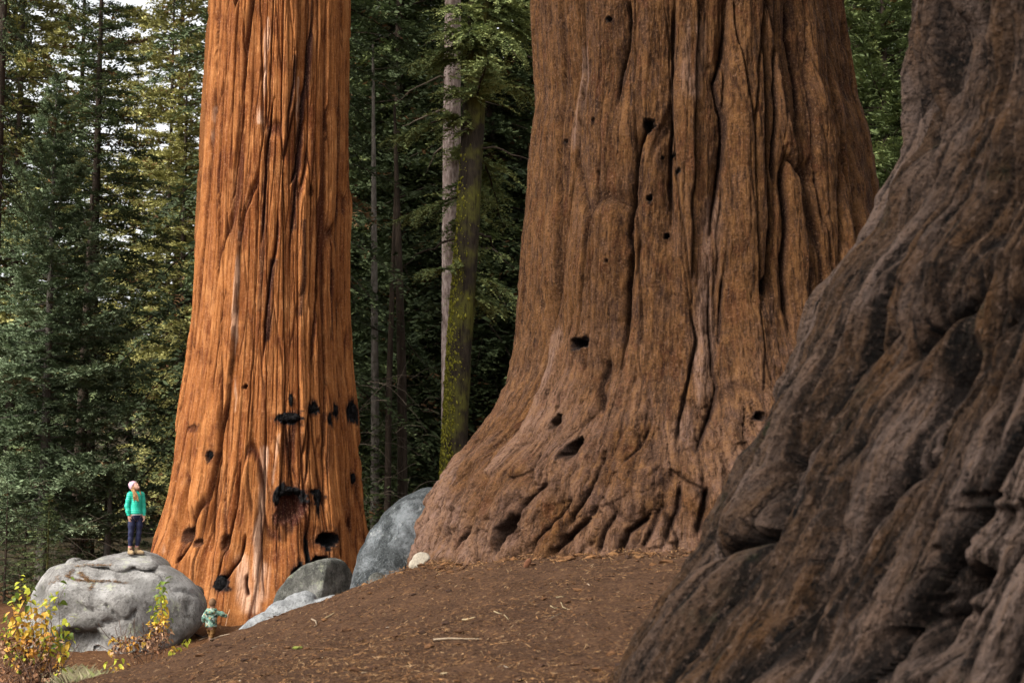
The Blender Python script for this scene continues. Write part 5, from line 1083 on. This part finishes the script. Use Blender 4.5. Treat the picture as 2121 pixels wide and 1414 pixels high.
    part(t_, 'undershirt', lambda P: np.maximum(np.maximum(torso(P, 0.010), -(P[..., 2]-0.862)), P[..., 2]-0.90), (-.26, -.26, 0.84), (.26, .26, .93), 0.008, plain('white_shirt', (0.78, 0.76, 0.78), 0.8, 0.05, 20, 0))
    part(t_, 'leggings', lambda P: np.maximum(np.maximum(smin(legs(P, 0.006), np.maximum(torso(P, 0.004), P[..., 2]-0.93), 0.03), P[..., 2]-0.90), -(P[..., 2]-0.185)), (-.28, -.28, 0.16), (.28, .24, .93), 0.0075, plain('navy_leggings', (0.016, 0.018, 0.045), 0.75, 0.25, 14, 0))
    for nm, a_, ft in (('r', aR, A_((0.55, -0.8, 0))), ('l', aL, A_((0.95, -0.25, 0)))):
        ft = unit(ft); b = a_*A_((1, 1, 0))
        part(t_, 'sock', lambda P: np.maximum(np.maximum(cap(P, b+A_((0, 0, .1)), a_+A_((0, 0, .12))+(0 if nm else 0), 0.046, 0.046), P[..., 2]-0.20), -(P[..., 2]-0.13)), tuple(b-A_((.1, .1, -.1))), tuple(b+A_((.1, .1, .25))), 0.006, plain('pink_sock', (0.46, 0.20, 0.19), 0.9, 0.2, 30, 0))
        bt = part(t_, 'boot', lambda P: np.maximum(smin(cap(P, b+A_((0, 0, .05)), b+A_((0, 0, .15)), 0.052, 0.052), smin(cap(P, b+A_((0, 0, .045))-ft*.03, b+ft*0.09+A_((0, 0, .05)), 0.045, 0.048), cap(P, b+ft*.09+A_((0, 0, .045)), b+ft*.165+A_((0, 0, .04)), 0.046, 0.038), 0.03), 0.03), P[..., 2]-0.155),
                  tuple(b-A_((.26, .26, .02))), tuple(b+A_((.26, .26, .2))), 0.0065, plain('tan_boot', (0.26, 0.18, 0.095), 0.8, 0.15, 30, 0.003))
        so = part(bt, 'sole', lambda P: np.maximum(cap(P, b-ft*.03+A_((0, 0, .012)), b+ft*.165+A_((0, 0, .012)), 0.050, 0.044), np.abs(P[..., 2]-0.010)-0.012), tuple(b-A_((.26, .26, .02))), tuple(b+A_((.26, .26, .05))), 0.006, plain('boot_sole', (0.10, 0.07, 0.05), 0.9, 0.2, 30, 0))
        la = Acc()
        for i in range(4):
            u = b+ft*(0.055+0.018*i)+A_((0, 0, .125-.012*i)); s_ = A_((-ft[1], ft[0], 0)); V, F = tube(np.stack([u-s_*.035-A_((0, 0, .012)), u, u+s_*.035-A_((0, 0, .012))]), 0.006, 5); la.add(V, F)
        la.obj('laces', plain('maroon_lace', (0.10, 0.025, 0.04), 0.8, 0.1, 20, 0), bt)
    ax = np.stack([f, c, l]); bc = HC+c*0.055-f*0.012
    def beanie(P):
        q = P-HC; cc = q@c; ff = q@f; rib = 0.0022*np.sin(np.arctan2(q@l, ff)*26); d = smin(ell(P, bc, A_((0.106, 0.105, 0.097)), ax), ell(P, bc+c*0.075-f*0.03, A_((0.052, 0.052, 0.05)), ax), 0.05)-rib
        return np.maximum(d, -(cc - 0.020 - 0.30*ff))
    be = part(t_, 'beanie', beanie, (-.34, -.2, 1.3), (.16, .2, 1.72), 0.0065, plain('pink_wool', (0.42, 0.27, 0.32), 0.95, 0.12, 40, 0.003))
    part(be, 'cuff', lambda P: np.maximum(ell(P, bc-c*0.01, A_((0.113, 0.11, 0.103)), ax), np.abs((P-HC)@c-0.048-0.30*((P-HC)@f))-0.024), (-.34, -.2, 1.3), (.2, .2, 1.72), 0.006, plain('pink_wool_cuff', (0.46, 0.30, 0.35), 0.95, 0.1, 40, 0.003))
    hc = plain('brown_hair', (0.24, 0.12, 0.045), 0.55, 0.45, 26, 0.004); ha = Acc(); g = np.random.default_rng(2)
    for i in range(46):
        s0 = HC + f*g.uniform(-.07, .03) - c*g.uniform(-.01, .03)+ R_*g.uniform(.055, .088); e_ = A_((g.uniform(-.0, .11), -0.16+g.normal(0, .02), g.uniform(1.15, 1.27))); m_ = (s0+e_)/2+A_((g.normal(.015, .012), -.035, g.normal(.01, .02))); s_ = np.linspace(0, 1, 8)
        Q = ((1-s_)**2)[:, None]*s0+(2*s_*(1-s_))[:, None]*m_+(s_**2)[:, None]*e_; Q += 0.008*np.sin(s_*9+i)[:, None]*A_((1, 0, 0)); V, F = tube(Q, 0.013*(1-s_**3*.75), 5); ha.add(V, F, 0)
    for i in range(16):
        s0 = HC + f*g.uniform(-.05, .02) - c*g.uniform(-.01, .03)-R_*g.uniform(.05, .08); e_ = A_((g.uniform(.08, .135), 0.0+g.normal(0, .02), g.uniform(1.21, 1.30))); s_ = np.linspace(0, 1, 8); m_ = (s0+e_)/2+A_((.05, -.01, .02))
        Q = ((1-s_)**2)[:, None]*s0+(2*s_*(1-s_))[:, None]*m_+(s_**2)[:, None]*e_; V, F = tube(Q, 0.012*(1-s_**3*.75), 5); ha.add(V, F, 0)
    ha.obj('hair', hc, t_)
    for s_ in (1, -1):
        V, F = ico(2); o = obj('eye', V*0.011+(HC+f*0.088+c*0.010+l*s_*0.032), F, plain('eye_white', (0.7, 0.68, 0.66), 0.3, 0.02, 20, 0), t_)
        obj('iris', V*0.0056+(HC+f*0.0955+c*0.010+l*s_*0.032), F, plain('brown_iris', (0.05, 0.03, 0.02), 0.3, 0.02, 20, 0), o)
    t_.scale = (0.90, 0.90, 1.0); return t_
woman()
def child():
    b = at(437, 1320, 31.0); z0 = gzs(b[0], b[1]); t_ = thing('person', 'small child in camouflage hooded jacket seen from behind walking with a stick', 'person', (b[0], b[1], z0))
    HC = A_((0.02, 0.0, 0.785)); f, c, l = frame_((0.22, 0.95, -0.12), (0.0, 0.1, 1.0)); 
    sR = A_((0.095, 0.0, 0.605)); eR = A_((0.215, 0.03, 0.575)); wR = A_((0.292, 0.05, 0.533)); sL = A_((-0.10, 0, 0.605)); eL = A_((-0.155, -0.02, 0.50)); wL = A_((-0.165, 0.01, 0.425))
    hR = A_((0.045, 0, .33)); kR = A_((0.04, 0.0, .20)); aR = A_((0.0, -0.02, 0.055)); hL = A_((-0.045, 0, .33)); kL = A_((-0.05, 0.09, .215)); aL = A_((-0.035, 0.12, .075))
    def torso(P, g_=0.): return smin(cap(P, A_((0, 0, .34)), A_((0, 0, .46)), 0.088+g_, 0.085+g_), cap(P, sR*A_((.6, 1, 1))-A_((0, 0, .03)), sL*A_((.6, 1, 1))-A_((0, 0, .03)), 0.072+g_, .072+g_), 0.08)
    def arms(P, g_=0.): return np.minimum(chain(P, [sR, eR, wR], [.036+g_, .031+g_, .022+g_*.9], .03), chain(P, [sL, eL, wL], [.036+g_, .031+g_, .022+g_*.9], .03))
    def legs(P, g_=0.): return smin(chain(P, [hR, kR, aR], [.062+g_, .044+g_, .030+g_], .03), chain(P, [hL, kL, aL], [.062+g_, .044+g_, .030+g_], .03), .02)
    def body(P):
        d = smin(smin(torso(P), legs(P), .05), arms(P), .03); d = smin(d, cap(P, A_((0, 0, .64)), HC-c*.04, .034, .034), .03); d = smin(d, head(P, HC, f, c, l, sc=0.86), .02)
        d = smin(d, hand(P, wR, (.8, .25, -.3), (0.0, -1, 0.0), (0, 0, 1), .62, 1.25), .008); d = smin(d, hand(P, wL, (-.1, .3, -.95), (1, 0, 0), (0, 1, 0), .62, .6), .008)
        for a_ in (aR, aL): d = smin(d, cap(P, a_, a_+A_((0.01, .07, -.03)), .026, .022), .02)
        return d
    part(t_, 'body', body, (-.28, -.2, -.0), (.42, .25, .93), .006, skin)
    k = NT('camouflage_cloth', 0.8, 0.2); v = k.vor(k.co(), 26, 'F1', 'Color'); sp = k.n('ShaderNodeSeparateColor'); k.ln(v, sp.inputs[0])
    k.color(k.ramp(sp.outputs[0], [(0, (0.035, 0.05, 0.04)), (.22, (0.10, 0.19, 0.15)), (.5, (0.16, 0.26, 0.19)), (.68, (0.27, 0.22, 0.11)), (.86, (0.28, 0.31, 0.27)), (1, (0.17, 0.22, 0.19))])); [setattr(n, 'interpolation', 'CONSTANT') for n in [x.color_ramp for x in k.t.nodes if x.type == 'VALTORGB']]
    def jacket(P):
        d = np.maximum(smin(torso(P, .022), cap(P, A_((0, 0, .33)), A_((0, 0, .40)), .118, .108), .05), -(P[..., 2]-.305)); d = smin(d, arms(P, .020), .02); d = d - 0.004*np.sin(P[..., 2]*75+P[..., 0]*30)*0.6
        return d
    ja = part(t_, 'jacket', jacket, (-.26, -.2, .28), (.36, .2, .72), .006, k.m)
    part(ja, 'hood', lambda P: smin(ell(P, A_((-.005, -.085, .625)), A_((.105, .055, .062))), cap(P, A_((-.07, -.02, .66)), A_((.08, -.02, .66)), .045, .045), .04), (-.16, -.18, .53), (.16, .08, .74), .006, k.m)
    part(t_, 'trousers', lambda P: np.maximum(legs(P, .010)-0.004*np.sin(P[..., 2]*90), P[..., 2]-.35), (-.16, -.12, .06), (.16, .22, .37), .006, plain('ochre_trousers', (0.13, 0.066, 0.02), .85, .3, 18, 0.003))
    for a_, up in ((aR, 0), (aL, .02)):
        part(t_, 'boot', lambda P: np.maximum(smin(cap(P, a_+A_((0, 0, .03)), a_-A_((0, 0, .01)), .038, .038), cap(P, a_+A_((0, -.015, -.03)), a_+A_((.01, .075, -.03)), .034, .03), .03), -(P[..., 2]-(a_[2]-.055))), tuple(a_-A_((.1, .1, .1))), tuple(a_+A_((.1, .16, .1))), .005, plain('child_boot', (0.16, 0.09, 0.055), .8, .2, 30, 0))
    hq = np.stack([f, c, l])
    part(t_, 'hair', lambda P: np.maximum(ell(P, HC+c*.025-f*.006, A_((.092, .098, .076)), hq)-.0015*np.sin(P[..., 0]*300), np.maximum(((P-HC)@f)-.045, -((P-HC)@c+.035-.25*((P-HC)@f)))), (-.1, -.14, .68), (.14, .14, .93), .005, plain('sandy_hair', (0.13, 0.07, 0.035), .7, .3, 60, .002))
    s_ = np.linspace(0, 1, 8); hp = wR+unit(A_((.8, .25, -.3)))*.055+A_((0, -.016, 0)); d_ = unit(A_((.075, .02, .33))); Q = hp + d_*(s_*.36-.20)[:, None]; Q[:, 0] += .004*np.sin(s_*8)
    V, F = tube(Q-Q[0], .008, 6); o = obj('walking_stick', V, F, plain('fresh_stick', (0.50, 0.30, 0.18), .8, .2, 30, 0)); o.location = A_((b[0], b[1], z0))+Q[0]; tag(o, 'thin tan stick held upright in the right hand of the child', 'stick')
child()
